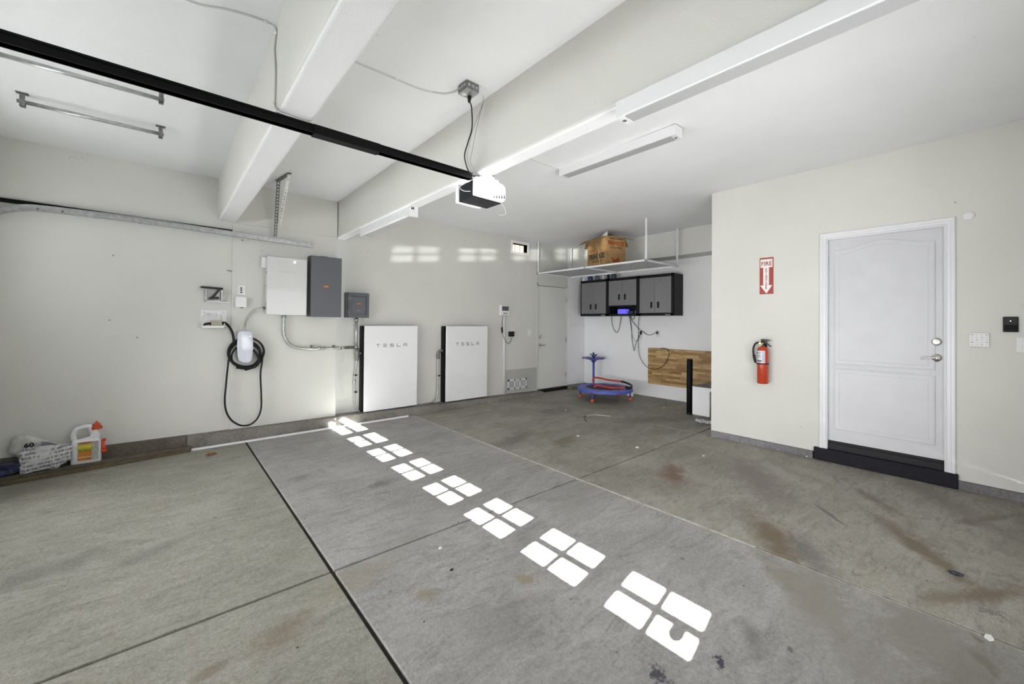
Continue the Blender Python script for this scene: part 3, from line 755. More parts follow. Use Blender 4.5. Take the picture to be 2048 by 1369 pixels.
obj('pipe', tb([A(714, 720, ye), A(712.5, 735, ye), A(709.5, 748, ye + .03), A(708.5, 765, ye + .03), A(708.5, 800, ye + .03), A(710.5, 812, ye + .02), A(716, 821, ye), A(725, 825, ye), A(740, 826, ye)], .0095, 10), GALV, t)
b = bmesh.new(); q = A(708.7, 764, ye + .03); cyl(b, (q.x, q.y, q.z - .03), (q.x, q.y, q.z + .03), .018, 12); obj('couplings', b, GALV, t)
for py in (751, 785): obj('strap', strap(A(709, py, ye + .03), 'Z', .012), BLACKP, t)
t = thing('conduit', A(876, 760, 5.58), 'grey conduit looping low from the far battery to the near one', 'conduit')
obj('pipe', tb([A(833, 812, 5.6), A(850, 808, 5.6), A(862, 805, 5.6), A(871, 798, 5.6), A(875, 786, 5.6), A(875.5, 760, 5.6), A(876, 715, 5.59)], .0105, 10), GALV, t)
obj('elbow', tb([A(876.5, 718, 5.59), A(876.5, 708, 5.58), A(880, 702.5, 5.575), A(892, 702, 5.575)], .022, 12), GALVD, t)
obj('strap', strap(A(876, 752, 5.6), 'Z', .012), BLACKP, t)
# ------------------------------------------------------------------ car charger
yk = 5.43
t = thing('car_charger', A(491, 727, YM), 'white wall car charger with black cable coiled behind it', 'charger')
pts = [(474.5, 690), (475.5, 670), (477.5, 664), (484, 662.5), (498, 662.5), (504, 664), (506, 672), (507, 690), (505.5, 712), (503, 722), (497, 726), (485, 726), (478, 722), (475.5, 712)]
b = bmesh.new(); prism(b, [A(x, y, yk) for x, y in pts], (0, .05, 0)); obj('cover', b, PLASB, t, bevel=.010, seg=3, smooth=True)
b = bmesh.new(); prism(b, [A(x, y, yk + .05) for x, y in pts], (0, YM - yk - .05, 0)); obj('back_plate', b, PLASW, t)
q = A(500.5, 673.5, yk); obj('status_light', lathe(bmesh.new(), (q.x, yk, q.z), [(.004, .004), (.004, -.002), (.001, -.003)], 12, 'Y'), mat('green white lamp', (.9, .9, .9), .2, emis=(1, 1, 1), estr=1.5), t)
b = bmesh.new(); cc = A(492, 707, YM - .055)
loops = []
for k in range(5):
    rx = .172 - .009 * k + .006 * math.sin(k * 2.1); rz = .168 - .007 * k; dz = -.012 * k + (.01 if k % 2 else 0); pts = []
    for q in range(36):
        a = 2 * PI * q / 36; pts.append(V(cc.x + .012 * math.sin(k * 1.7) + rx * math.cos(a), cc.y - .012 + .017 * (k % 3), cc.z + .012 + dz + rz * math.sin(a)))
    tube(b, pts, .0095, 8, closed=True)
yk2 = YM - .07
pts = [A(459, 712, yk2), A(456, 730, yk2), A(452, 770, yk2), A(449.5, 800, yk2), A(452, 822, yk2), A(461, 839, yk2), A(475, 849, yk2), A(487, 852, yk2), A(502, 849, yk2), A(515, 837, yk2), A(522, 818, yk2), A(522.5, 790, yk2), A(521, 750, yk2), A(524, 725, yk2), A(526, 705, yk2 + .01)]
tube(b, spline(pts, 6), .0095, 8)
tube(b, spline([A(472, 745, yk2 - .02) - V(0, 0, -.05), A(490, 738, yk2 - .03), A(510, 735, yk2 - .02), A(522, 722, yk2)], 6), .0095, 8)
tube(b, spline([A(506, 700, yk2), A(514, 710, yk2 - .02), A(518, 722, yk2 - .02), A(505, 735, yk2 - .03), A(490, 740, yk2)], 6), .014, 8)
obj('cable', b, BLACKR, t, label='black charging cable in loops')
t = thing('conduit', A(500, 640, YM - .02), 'thin grey conduit arching from the car charger to the white cabinet', 'conduit')
yq = YM - .025
obj('pipe', tb([A(489.5, 664, yk + .03), A(490, 652, yq - .02), A(492.5, 642, yq), A(499, 630, yq), A(509, 621, yq), A(520, 617.5, yq), A(534, 616, yq)], .0095, 10), GALV, t)
q = A(528.5, 616.5, yq); obj('couplings', cyl(bmesh.new(), (q.x - .012, q.y, q.z), (q.x + .012, q.y, q.z), .018, 12), GALVD, t)
# wire from the shelf bracket to the charger
tag(obj('cable_lead', tb([A(447, 645, YL - .05), A(456, 651, YL - .06), A(464, 664, YL - .06), A(467.5, 680, YM - .05), A(468, 690, YM - .06)], .013, 8), BLACKR), 'thick black lead running from the low wall bracket to the coiled cable', 'cable')
# white plug box with outlet plate
t = thing('outlet_plate', A(483, 588, YM), 'white vertical wall outlet plate with black sockets above the square white box', 'outlet')
p0, p1 = A(475.5, 571, YM), A(491, 590.5, YM); obj('plate', box(p0.x, p1.x, YM - .007, YM, p1.z, p0.z), PLASW, t, bevel=.002)
b = bmesh.new()
for py in (576.5, 580.5, 585): q = A(482.5, py, YM - .007); bx(b, q.x - .010, q.x + .010, YM - .009, YM - .006, q.z - .007, q.z + .007)
obj('socket', b, BLACKP, t)
p0, p1 = A(471, 593, YM - .06), A(494, 615.5, YM - .06)
t = thing('adapter_box', ((p0.x + p1.x) / 2, YM, p1.z), 'square white adapter box on the wall above the car charger', 'adapter')
obj('cover', box(p0.x, p1.x, YM - .06, YM, p1.z, p0.z), PLASW, t, bevel=.008, seg=3)
q = A(484, 615.5, YM - .055); obj('cable_port', box(q.x - .014, q.x + .014, YM - .05, YM - .02, p1.z - .006, p1.z + .004), BLACKP, t)
# high wire bracket with black lever
t = thing('tool_holder', A(432, 603, YL), 'clear acrylic wall holder carrying a black bracket shaped like a Z', 'holder')
ACR = mat('clear acrylic', (.62, .62, .60), .12, spec=.6)
p0, p1 = A(411, 580, YL - .05), A(444, 604, YL - .05)
b = bmesh.new(); bx(b, p0.x, p1.x, YL - .004, YL, p1.z, p0.z); bx(b, p0.x, p1.x, YL - .07, YL, p1.z - .004, p1.z + .008); bx(b, p0.x, p0.x + .008, YL - .07, YL, p1.z, p0.z); bx(b, p1.x - .008, p1.x, YL - .07, YL, p1.z, p0.z)
obj('tray', b, ACR, t)
q = A(461, 601, YL - .01); obj('ledge', box(p0.x, q.x, YL - .02, YL, p1.z - .012, p1.z + .004), PLASW, t)
yz = YL - .06
b = bmesh.new(); prism(b, [A(400, 575, yz), A(403, 572.5, yz), A(446, 576, yz), A(446, 580, yz), A(403, 576, yz)], (0, .05, 0)); prism(b, [A(436, 580, yz), A(441, 580, yz), A(429, 595, yz), A(422, 595, yz)], (0, .03, 0)); prism(b, [A(419, 595, yz), A(438, 594, yz), A(438, 598.5, yz), A(419, 598.5, yz)], (0, .03, 0))
obj('lever', b, BLACKP, t, label='black Z shaped bracket')
# low shelf bracket with cream block and black cable ends
t = thing('cable_shelf', A(428, 655, YL), 'white wall shelf with a cream block below the acrylic holder', 'shelf')
p0, p1 = A(401.5, 620, YL), A(453, 655, YL)
obj('plate', box(p0.x, p1.x, YL - .008, YL, p1.z, p0.z), PLASW, t, bevel=.003)
ysf = YL - .13
q0, q1 = A(404, 653, ysf), A(449, 656, ysf)
obj('ledge', hexa([(q0.x, ysf, q1.z), (q1.x, ysf, q1.z), (p1.x - .01, YL, q1.z + .0), (p0.x + .01, YL, q1.z)], [(q0.x, ysf, q1.z + .022), (q1.x, ysf, q1.z + .022), (p1.x - .01, YL, q1.z + .022), (p0.x + .01, YL, q1.z + .022)]), PLASW, t, bevel=.003)
for s_, xx in ((0, q0.x), (1, q1.x)):
    xt = p0.x + .05 if s_ == 0 else p1.x - .05
    obj('side_web', prism(bmesh.new(), [(xx, ysf, q1.z + .02), (xx, ysf + .02, q1.z + .02), (xt, YL, p0.z - .03), (xt, YL - .02, p0.z - .03)], (.008, 0, 0)), PLASW, t)
for px in (420.5, 433.5): q = A(px, 630, YL - .02); obj('hook', tb([(q.x, YL - .005, q.z + .0), (q.x, YL - .035, q.z - .008), (q.x, YL - .04, q.z + .02)], .005, 6, 4), PLASW, t)
b = bmesh.new()
for px in (408, 447): q = A(px, 625, YL - .008); lathe(b, (q.x, YL - .008, q.z), [(.005, 0), (.004, -.003), (.001, -.004)], 8, 'Y')
obj('screws', b, GALVD, t)
p0, p1 = A(423, 641, ysf + .01), A(444, 652, ysf + .01)
tag(obj('cream_block', box(p0.x, p1.x, ysf + .012, ysf + .07, q1.z + .022, p0.z), mat('cream card', (.38, .35, .25), .7)), 'small cream block lying on the white wall shelf', 'box')
tag(obj('cable_plug', tb([A(405, 650, ysf + .04), A(415, 648, ysf + .045), (p0.x - .003, ysf + .05, q1.z + .045)], .012, 8), BLACKR), 'black cable plug lying left of the cream block on the wall shelf', 'plug')
tag(obj('cable_plug', tb([(p1.x + .003, ysf + .05, q1.z + .045), A(449, 646, ysf + .04), A(452, 649, ysf + .05)], .015, 8), BLACKR), 'black cable plug lying right of the cream block on the wall shelf', 'plug')
# small hook on the wall above
q = A(463, 543, YM); tag(obj('wall_hook', tb([(q.x + .002, YM + .002, q.z), (q.x - .01, YM - .03, q.z), (q.x - .045, YM - .035, q.z + .004)], .005, 6, 4), GALVD), 'short bent wire hook high on the wall seam above the adapter box', 'hook')
# ------------------------------------------------------------------ along the left wall near the exit door
t = thing('irrigation_timer', A(1011, 632, YA), 'small white controller with grey screen on the wall above a vertical pipe', 'controller')
p0, p1 = A(1001.5, 610, YA - .04), A(1018.5, 631.5, YA - .04)
obj('case', box(p0.x, p1.x, YA - .045, YA, p1.z, p0.z), PLASW, t, bevel=.01, seg=3)
obj('screen', box(p0.x + .03, p1.x - .02, YA - .048, YA - .044, p1.z + .085, p0.z - .025), mat('grey screen', (.10, .105, .11), .2, var=.5, vscale=60), t)
obj('lettering_line', box(p0.x + .06, p1.x - .05, YA - .047, YA - .044, p1.z + .03, p1.z + .045), INK, t)
t = thing('wall_pipe', A(1009, 794, YA), 'thin white pipe running down the wall beneath the controller', 'pipe')
obj('pipe', tube(bmesh.new(), [A(1008, 632, YA - .018), A(1008, 792, YA - .018)], .018, 10), METALW, t)
tag(obj('power_lead', tb([A(1006, 633, YA - .03), A(1004.5, 645, YA - .03), A(1004.5, 656, YA - .03), A(1005, 668, YA - .03), A(1010, 680, YA - .04), A(1016, 687.5, YA - .04), A(1021, 684, YA - .04), A(1025, 673, YA - .04)], .0035, 6), BLACKR), 'thin black lead drooping from the controller to the plug', 'cable')
q = A(1004.5, 660, YA - .03); tag(obj('cable_clip', tb([q + V(-.008, 0, .045), q + V(-.010, -.005, 0), q + V(.004, 0, -.05)], .014, 8, 4), BLACKP), 'black inline lump hanging on the thin lead below the controller', 'switch')
p0, p1 = A(1020, 657, YA), A(1029, 673, YA)
t = thing('outlet_plate', (p0.x + .04, YA, p1.z), 'white outlet plate behind the black plug left of the exit door', 'outlet')
obj('plate', box(p0.x, p1.x, YA - .006, YA, p1.z, p0.z), PLASW, t, bevel=.002)
p0, p1 = A(1020.5, 663.5, YA - .06), A(1029, 673.5, YA - .06)
tag(obj('power_adapter', box(p0.x, p1.x, YA - .06, YA - .006, p1.z, p0.z), BLACKP, None, bevel=.004), 'black plug-in power adapter in the outlet left of the exit door', 'plug')
p0, p1 = A(1055.5, 658.5, YA), A(1062.5, 673, YA)
t = thing('light_switch', ((p0.x + p1.x) / 2, YA, p1.z), 'white light switch beside the exit door', 'switch'); obj('plate', box(p0.x, p1.x, YA - .008, YA, p1.z, p0.z), PLASW, t, bevel=.003); obj('rocker', box(p0.x + .022, p1.x - .022, YA - .013, YA - .007, p1.z + .03, p0.z - .03), METALW, t, bevel=.002)
p0, p1 = A(1011.5, 741, YA), A(1071.5, 791, YA)
tag(obj('wall_patch', box(p0.x, dL - .004, YA - .006, YA, .07, p0.z), WALLD, None), 'darker grey wall patch panel low beside the exit door', 'panel')
p0, p1 = A(1016, 760.5, YA - .01), A(1052.5, 775.5, YA - .01)
t = thing('vent_grille', ((p0.x + p1.x) / 2, YA - .006, p1.z), 'white three part vent grille low in the darker wall patch', 'vent')
b = bmesh.new(); mpv = lambda u, v, h: V(u, YA - .008 - h, v)
cols = [p0.x + .028 + k * (p1.x - p0.x - .056) / 3 for k in range(4)]
bx(b, p0.x, p1.x, YA - .018, YA - .006, p0.z - .028, p0.z); bx(b, p0.x, p1.x, YA - .018, YA - .006, p1.z, p1.z + .028)
bx(b, p0.x, cols[0], YA - .018, YA - .006, p1.z, p0.z); bx(b, cols[3], p1.x, YA - .018, YA - .006, p1.z, p0.z)
for k in (1, 2): bx(b, cols[k] - .012, cols[k] + .012, YA - .018, YA - .006, p1.z, p0.z)
obj('frame', b, TRIM, t); obj('dark_opening', box(p0.x + .01, p1.x - .01, YA - .0075, YA - .0065, p1.z + .01, p0.z - .01), mat('vent dark', (.13, .13, .13), .8), t)
for k in range(3):
    b = bmesh.new(); n = 9; w_ = cols[k + 1] - cols[k] - .02
    for i in range(n): xx = cols[k] + .014 + w_ * i / n; bx(b, xx, xx + .003, YA - .015, YA - .009, p1.z + .03, p0.z - .03)
    obj('louvre', b, METALW, t)
for i in range(4):
    q = A(1143 + 8.1 * i, 651, YA); b = lathe(bmesh.new(), (q.x, YA, q.z), [(.007, 0), (.006, -.006), (.001, -.008)], 8, 'Y')
    tag(obj('wall_screw', b, GALVD), ['tiny wall screw nearest the exit door, leftmost of its row', 'tiny wall screw second from the exit door in its row', 'tiny wall screw third from the exit door in its row', 'tiny wall screw farthest from the exit door, rightmost of its row'][i], 'screw', 'row of tiny wall screws')
# ------------------------------------------------------------------ track of the garage door
t = thing('door_track', A(300, 440, 5.44), 'galvanised garage door track running along the left wall under the beam', 'track')
yt = 5.44
top = [A(628, 487.5, yt), A(460, 462, yt), A(300, 437.5, yt), A(140, 417, yt), A(70, 409.5, yt), A(45, 408.5, yt), A(20, 410, yt), A(-10, 415, yt), A(-45, 428, yt), A(-75, 450, yt), A(-95, 490, yt)]
rail = spline([(p.x, yt, p.z) for p in top], 8)
def channel(path, h, d, m, parent, name, th=.003):
    b = bmesh.new(); rows = []
    for i, p in enumerate(path):
        tn = (path[min(i + 1, len(path) - 1)] - path[max(i - 1, 0)]).normalized(); nn = Vector((-tn.z, 0, tn.x));
        if tn.x < 0: nn = -nn
        pr = [(0, 0), (0, d), (h, d), (h, 0), (h - th, 0), (h - th, d - th), (th, d - th), (th, 0)]
        rows.append([b.verts.new(p - nn * a + V(0, e, 0)) for a, e in pr])
    for a, c in zip(rows, rows[1:]):
        for q in range(8): b.faces.new((a[q], a[(q + 1) % 8], c[(q + 1) % 8], c[q]))
    b.faces.new(rows[0]); b.faces.new(rows[-1][::-1]); bmesh.ops.recalc_face_normals(b, faces=b.faces)
    return obj(name, b, m, parent)
channel(rail, .052, .045, GALV, t, 'channel')
b = bmesh.new()
for px, py in ((280, 446), (485, 481), (75, 418), (125, 423)): q = A(px, py, yt + .04); lathe(b, (q.x, yt + .042, q.z), [(.009, 0), (.007, -.008), (.001, -.01)], 8, 'Y')
obj('bolts', b, GALVD, t)
q0, q1 = A(-12, 394, YL - .012), A(464.5, 460.5, YL - .012)
b = bmesh.new(); prism(b, [(q0.x, YL - .03, q0.z), (q1.x, YL - .03, q1.z), (q1.x, YL - .03, q1.z - .034), (q0.x, YL - .03, q0.z - .034)], (0, .03, 0))
tag(obj('rail_backing', b, BLACK), 'black strip fixed to the wall just above the galvanised track', 'strip')
# perforated hanger
def perforated(path, w_, side, n, name, m, parent, th=.0025):
    p0, p1 = map(Vector, path); d = (p1 - p0); ln = d.length; d.normalize(); s = Vector(side).normalized(); nn = d.cross(s).normalized() * th
    b = bmesh.new()
    def plate(a, c, u, v):
        prism(b, [p0 + d * a + s * u, p0 + d * c + s * u, p0 + d * c + s * v, p0 + d * a + s * v], nn)
    plate(0, ln, 0, w_ * .28); plate(0, ln, w_ * .72, w_)
    stp = ln / n
    for i in range(n): plate(i * stp, i * stp + stp * .5, w_ * .28, w_ * .72)
    return obj(name, b, m, parent)
t = thing('track_hanger', (.99, 5.43, 2.38), 'perforated steel angle hanging the track from the ceiling', 'hanger')
h0 = Z(556, 362, zc(5.2) - .012); h1 = A(547.5, 474, 5.44); h2 = Z(575, 348, zc(4.9) - .012)
perforated((h0 + V(-.012, 0, 0), h1), .034, (1, 0, 0), 18, 'strap', GALVD, t)
perforated((h0 + V(-.012, 0, 0), h1), .030, (0, -1, .3), 18, 'strap', GALVD, t)
perforated((h2, (h1.x + .02, 5.40, h1.z + .09)), .034, (1, 0, 0), 18, 'strap', GALV, t)
obj('ceiling_angle', prism(bmesh.new(), [h0 + V(-.02, .03, .0), h2 + V(0, -.02, .0), h2 + V(.035, -.02, .0), h0 + V(.02, .03, 0)], (0, 0, .010)), GALVD, t)
# ------------------------------------------------------------------ ceiling mounted tubes
def ctube(label, pa, pb, brs, z_):
    a = Z(*pa, z_); c = Z(*pb, z_); t = thing('ceiling_rod', c, label, 'rod', 'galvanised rods under the ceiling')
    obj('rod', tube(bmesh.new(), [a, c], .014, 12), GALV, t)
    for (px, py) in brs:
        q = Z(px, py, z_); b = bmesh.new(); zz = zc(q.y)
        bx(b, q.x - .012, q.x + .014, q.y - .018, q.y - .014, z_ - .035, zz); bx(b, q.x - .012, q.x + .014, q.y + .014, q.y + .018, z_ - .035, z_ + .02)
        bx(b, q.x - .012, q.x + .014, q.y - .018, q.y + .018, z_ - .035, z_ - .031); bx(b, q.x - .03, q.x + .03, q.y - .03, q.y + .01, zz - .004, zz)
        obj('bracket', b, GALVD, t)
ctube('galvanised rod under the ceiling, with brackets at both ends, nearer the left wall', (34, 201), (328, 270), [(45, 204), (321, 268)], 2.905)
ctube('galvanised rod under the ceiling beside the black opener rail', (-60, 92), (329, 201), [(322, 197)], 2.905)
# ------------------------------------------------------------------ opener
t = thing('opener_rail', A(300, 165, 2.45), 'long black rail of the garage door opener crossing under the beams', 'rail')
r0, r1 = A(-180, 18, 2.45), A(940, 353, 2.45)
b = bmesh.new(); zt_ = 2.473; bx(b, XD + .05, 1.70, 2.43, 2.47, zt_ - .048, zt_); bx(b, XD + .05, 1.70, 2.424, 2.476, zt_ - .048, zt_ - .040); bx(b, XD + .05, 1.70, 2.424, 2.476, zt_ - .010, zt_)
obj('beam', b, BLACK, t)
obj('rail_collar', box(.62, 1.0, 2.419, 2.481, zt_ - .052, zt_ - .0), BLACK, t)
zo = 2.28
o0 = Z(946, 393.5, zo); o1 = Z(1001.5, 408.7, zo); o2 = Z(918.6, 405, zo)
t = thing('door_opener', ((o0.x + o1.x) / 2, o0.y + .09, zo), 'black garage door opener with lit white lens covers hanging under the beam', 'garage door opener')
x0, x1, y0, y1 = o0.x, o1.x, o0.y, o2.y
b = box(x0, x1, y0 + .004, y1, zo, 2.405); obj('body', b, BLACKP, t, bevel=.006)
LENS = bpy.data.materials.new('lit frosted lens'); LENS.use_nodes = True; nt = LENS.node_tree; bb = nt.nodes['Principled BSDF']; bb.inputs['Base Color'].default_value = (.85, .86, .9, 1); bb.inputs['Roughness'].default_value = .25; bb.inputs['Emission Color'].default_value = (.97, .98, 1, 1); bb.inputs['Emission Strength'].default_value = .06
def lens(yc_, sgn, xa, xb, za, zb_):
    pts = [(xa, za + .004), (xa, zb_ - .012), (xa + .012, zb_), (xb - .10, zb_ + .006), (xb - .03, zb_ - .004), (xb - .004, zb_ - .022), (xb, zb_ - .05), (xb, za + .045), (xb - .006, za + .02), (xb - .03, za)]
    b = bmesh.new(); prism(b, [(x, yc_, z) for x, z in pts], (0, sgn * .035, 0)); return obj('light_lens', b, LENS, t, bevel=.009, seg=3, smooth=True, label='lit white lens cover')
lens(y0 + .004, -1, x0 - .004, x1 + .02, zo + .003, 2.425)
lens(y1, 1, x0 - .01, x1 - .03, zo - .008, 2.42)
b = bmesh.new()
for k in range(5):
    xx = x1 - .10 + k * .024; prism(b, [(xx, y0 - .034, zo + .018 + .004 * k), (xx + .005 + .001 * k, y0 - .034, zo + .018 + .004 * k), (xx + .004, y0 - .034, zo + .038 + .006 * k)], (0, .003, 0))
obj('lens_slots', b, BLACKP, t)
b = bmesh.new(); bx(b, x0 + .08, x0 + .11, y0 + .03, y1 - .03, 2.40, 2.482); bx(b, x1 - .08, x1 - .05, y0 + .03, y1 - .03, 2.40, 2.482); bx(b, x0 + .06, x1 - .03, y0 + .0, y0 + .02, 2.41, 2.45)
obj('mount', b, METALW, t)
b = tb([(x0 - .005, y0 + .09, 2.40), (x0 - .035, y0 + .12, 2.37), (x0 - .03, y0 + .08, 2.335), (x0 - .002, y0 + .03, 2.325)], .0022, 5)
obj('front_wire', b, PLASW, t)
b = tb([(x1 + .012, y0 + .02, 2.30), (x1 + .03, y0 - .01, 2.24), (x1 + .02, y0 - .02, 2.20), (x1 - .03, y0 - .005, 2.185)], .0022, 5)
obj('antenna', b, PLASW, t)
l = light('opener_bulb', 'POINT', (1.80, y0 - .02, 2.447), energy=1.3, shadow_soft_size=.018, color=(1, .98, .95))
l = light('opener_bulb', 'POINT', (1.80, y1 + .02, 2.447), energy=1.3, shadow_soft_size=.018, color=(1, .98, .95))
# ceiling junction box, cord and cables
q0 = Z(938, 171, 2.99)
jx, jy = 1.545, 2.262; zj = zc(jy)
t = thing('junction_box', (jx, jy, zj - .055), 'square galvanised junction box with outlet on the ceiling', 'electrical box')
obj('box', box(jx - .052, jx + .052, jy - .052, jy + .052, zj - .055, zj), GALVD, t, bevel=.006)
obj('cover_plate', box(jx - .05, jx + .05, jy - .05, jy + .05, zj - .060, zj - .054), GALV, t, bevel=.002)
obj('socket', lathe(bmesh.new(), (jx - .02, jy + .022, zj - .061), [(.017, 0), (.017, .002), (.014, .003)][::-1], 16), PLASW, t)
b = bmesh.new()
for s_ in (-.03, 0, .03):
    for (ax, ay) in ((-.053, s_), (.053, s_)): bx(b, jx + ax - .001, jx + ax + .001, jy + ay - .009, jy + ay + .009, zj - .038, zj - .020)
    bx(b, jx + s_ - .009, jx + s_ + .009, jy - .054, jy - .052, zj - .038, zj - .02)
obj('knockouts', b, GALV, t)
t = thing('hanging_cord', (jx + .02, jy + .03, 2.43), 'black power cord hanging from the ceiling box to the opener', 'cord')
yy = 2.3
obj('plug', cyl(bmesh.new(), (jx + .022, jy + .02, zj - .06), (jx + .022, jy + .022, zj - .10), .015, 10, r1=.009), BLACKP, t)
obj('lead', tb([(jx + .022, jy + .022, zj - .09), A(943, 215, 2.31), A(944, 255, 2.32), A(936, 285, 2.33), A(929.5, 308, 2.34), A(931, 325, 2.35), A(937, 342, 2.36), A(945, 351.5, 2.37), A(956, 352.5, 2.37), A(968, 350, 2.37), A(977, 346, 2.38), A(988, 353, 2.40)], .0045, 8), BLACKR, t)
t = thing('sensor_wire', (1.66, 2.25, 2.45), 'pair of thin grey wires looping beside the black power cord', 'wire')
obj('wire', tb([Z(967, 191, zc(2.3)), A(966, 205, 2.30), A(961, 225, 2.30), A(952, 262, 2.31), A(945, 300, 2.32), A(941, 322, 2.33), A(949, 346, 2.37)], .0014, 5), GALVD, t)
obj('wire', tb([Z(967, 191, zc(2.3)), A(965, 208, 2.30), A(955, 235, 2.30), A(945, 262, 2.31), A(936, 300, 2.32), A(935, 318, 2.33), A(944, 347, 2.37)], .0014, 5), GALVD, t)
CABW = mat('white painted cable', (.58, .58, .57), .5)
t = thing('ceiling_cable', Z(450, 22, 2.96), 'white painted cable crossing the ceiling and stapled down the front of the near beam', 'cable')
zz = zc(2.3) - .006
obj('lead', tb([Z(350, -10, zz), Z(400, 9, zz), Z(450, 18, zz), Z(500, 32, zz), Z(531, 43, zz), Z(547, 51, zz), B(552, 64, .434), B(549, 100, .434), B(551, 140, .434), B(550, 190, .434), B(549.5, 208, .434), B(552, 219, .434), Z(560, 225, 2.478), Z(585, 234, 2.478), Z(612, 243.5, 2.478), Z(620, 241, 2.478) + V(.02, 0, .0)], .0048, 6, 6), CABW, t)
b = bmesh.new()
for q in (Z(531, 43, zz), B(552, 66, .434), B(549.5, 204, .434)): bmesh.ops.create_icosphere(b, subdivisions=1, radius=.010, matrix=Matrix.Translation(q))
obj('staples', b, PLASW, t)
t = thing('ceiling_cable', Z(800, 155, 2.96), 'white painted cable running over the ceiling to the junction box', 'cable')
obj('lead', tb([Z(700, 119, zz), Z(730, 132, zz), Z(760, 144, zz), Z(795, 159, zz), Z(830, 174, zz), Z(860, 183, zz), Z(885, 187, zz), Z(905, 185, zz), Z(917, 180, zz)], .0055, 6, 6), CABW, t)
b = bmesh.new()
for q in (Z(793, 158, zz), Z(861, 183, zz)): bmesh.ops.create_icosphere(b, subdivisions=1, radius=.009, matrix=Matrix.Translation(q))
obj('staples', b, PLASW, t)
# ------------------------------------------------------------------ light fixtures
def fixture(label, x0, x1, y0, y1, z0, z1, near=True, hole=None):
    t = thing('light_fixture', ((x0 + x1) / 2, (y0 + y1) / 2, z0), label, 'ceiling light', 'boxy white ceiling lights')
    b = bmesh.new(); e = .045
    obj('housing', box(x0, x1, y0, y1, z0 + .004, z1), METALW, t, bevel=.003)
    obj('end_cap', box(x0 - .001, x1 + .001, y1 - e, y1 + .001, z0 - .001, z1), METALW, t, bevel=.003)
    obj('end_cap', box(x0 - .001, x1 + .001, y0 - .001, y0 + e, z0 - .001, z1), METALW, t, bevel=.003)
    obj('diffuser', box(x0 + .010, x1 - .006, y0 + e, y1 - e, z0 - .0, z0 + .006), DIFF, t, label='grey diffuser strip')
    return t
t = fixture('white light fixture under the far beam crossing the top edge of the photo', 1.692, 1.782, -.06, 1.18, 2.392, 2.479)
q = Z(1252, 243, 2.39); b = lathe(bmesh.new(), (1.735, 1.158, 2.392), [(.010, 0), (.010, -.003), (.004, -.004)], 14); obj('socket_hole', b, INK, t)
zf = zc(2.2); t = fixture('white light fixture on the ceiling, alone beyond the beams', 3.09, 3.20, 1.59, 2.85, zf - .085, zf)
b = lathe(bmesh.new(), (3.15, 1.615, zf - .086), [(.010, 0), (.010, -.003), (.004, -.004)], 14); obj('socket_hole', b, INK, t)
t = fixture('white light fixture under the far beam with a small dark sticker, nearest the left wall', 1.757, 1.845, 3.54, 4.82, 2.385, 2.479)
p_ = A(826, 416.5, 3.537); b = bmesh.new()
for k in range(3): bx(b, p_.x - .016 + k * .010, p_.x - .009 + k * .010, 3.536, 3.539, p_.z - .012, p_.z + .010 - .004 * (k == 1))
obj('sticker', b, BLACKP, t)
tag(obj('ceiling_wire', tube(bmesh.new(), [Z(1055, 316, 2.976), Z(1095, 331, 2.976), Z(1124, 341.5, 2.976)], .003, 5), CABW), 'thin grey wire along the ceiling leading into the lone light fixture', 'wire')
# ------------------------------------------------------------------ sign, extinguisher and devices on the right wall
s0, s1 = B(1519.5, 517, XB), B(1547, 588, XB)
ux = (0, -1, 0); uz = (0, 0, 1)
t = thing('fire_sign', (XB, (s0.y + s1.y) / 2, s1.z), 'red and white fire extinguisher sign with a down arrow', 'sign')
yl, yr, zt, zb = s0.y, s1.y, s0.z, s1.z; W = yl - yr; Hs = zt - zb
obj('plate', box(XB - .003, XB, yr, yl, zb, zt), REDS, t)
X1 = XB - .0036
def sg(u, v): return (X1, yl - u * W, zt - v * Hs)
b = bmesh.new(); prism(b, [sg(.06, .045), sg(.93, .045), sg(.93, .27), sg(.68, .27), sg(.68, .76), sg(.92, .76), sg(.5, .985), sg(.05, .76), sg(.27, .76), sg(.27, .27), sg(.06, .27)], (.0008, 0, 0)); obj('arrow', b, SIGNW, t)
text('lettering', 'FIRE', .066, sg(.5, .22), ux, uz, REDS, t, bold=.001, sx=.90)
for i, ch in enumerate('EXTINGUISHER'):
    text('lettering', ch, .026, sg(.48, .335 + .048 * i), ux, uz, REDS, t, bold=.0008)
ec = B(1525.5, 720, XB - .085)
ex, ey = XB - .075, B(1525.5, 720, XB - .075).y
zb_, zt_ = B(1525, 768.5, ex - .05).z, B(1526, 676, ex).z
t = thing('fire_extinguisher', (ex, ey, zb_), 'red fire extinguisher mounted on the right wall below the sign', 'fire extinguisher')
r = .056; zs_ = B(1526, 696, ex - .05).z
b = lathe(bmesh.new(), (ex, ey, 0), [(r * .9, zb_), (r, zb_ + .008), (r, zs_ - .04), (r * .93, zs_ - .02), (r * .72, zs_ + .0), (r * .4, zs_ + .012), (.018, zs_ + .016)], 36)
obj('cylinder', b, REDP, t, smooth=True)
za = B(1526, 728.5, ex - .05).z
b = lathe(bmesh.new(), (ex, ey, 0), [(r + .0005, za - .006), (r + .003, za - .006), (r + .003, za + .006), (r + .0005, za + .006)], 36); obj('strap', b, BLACKR, t)
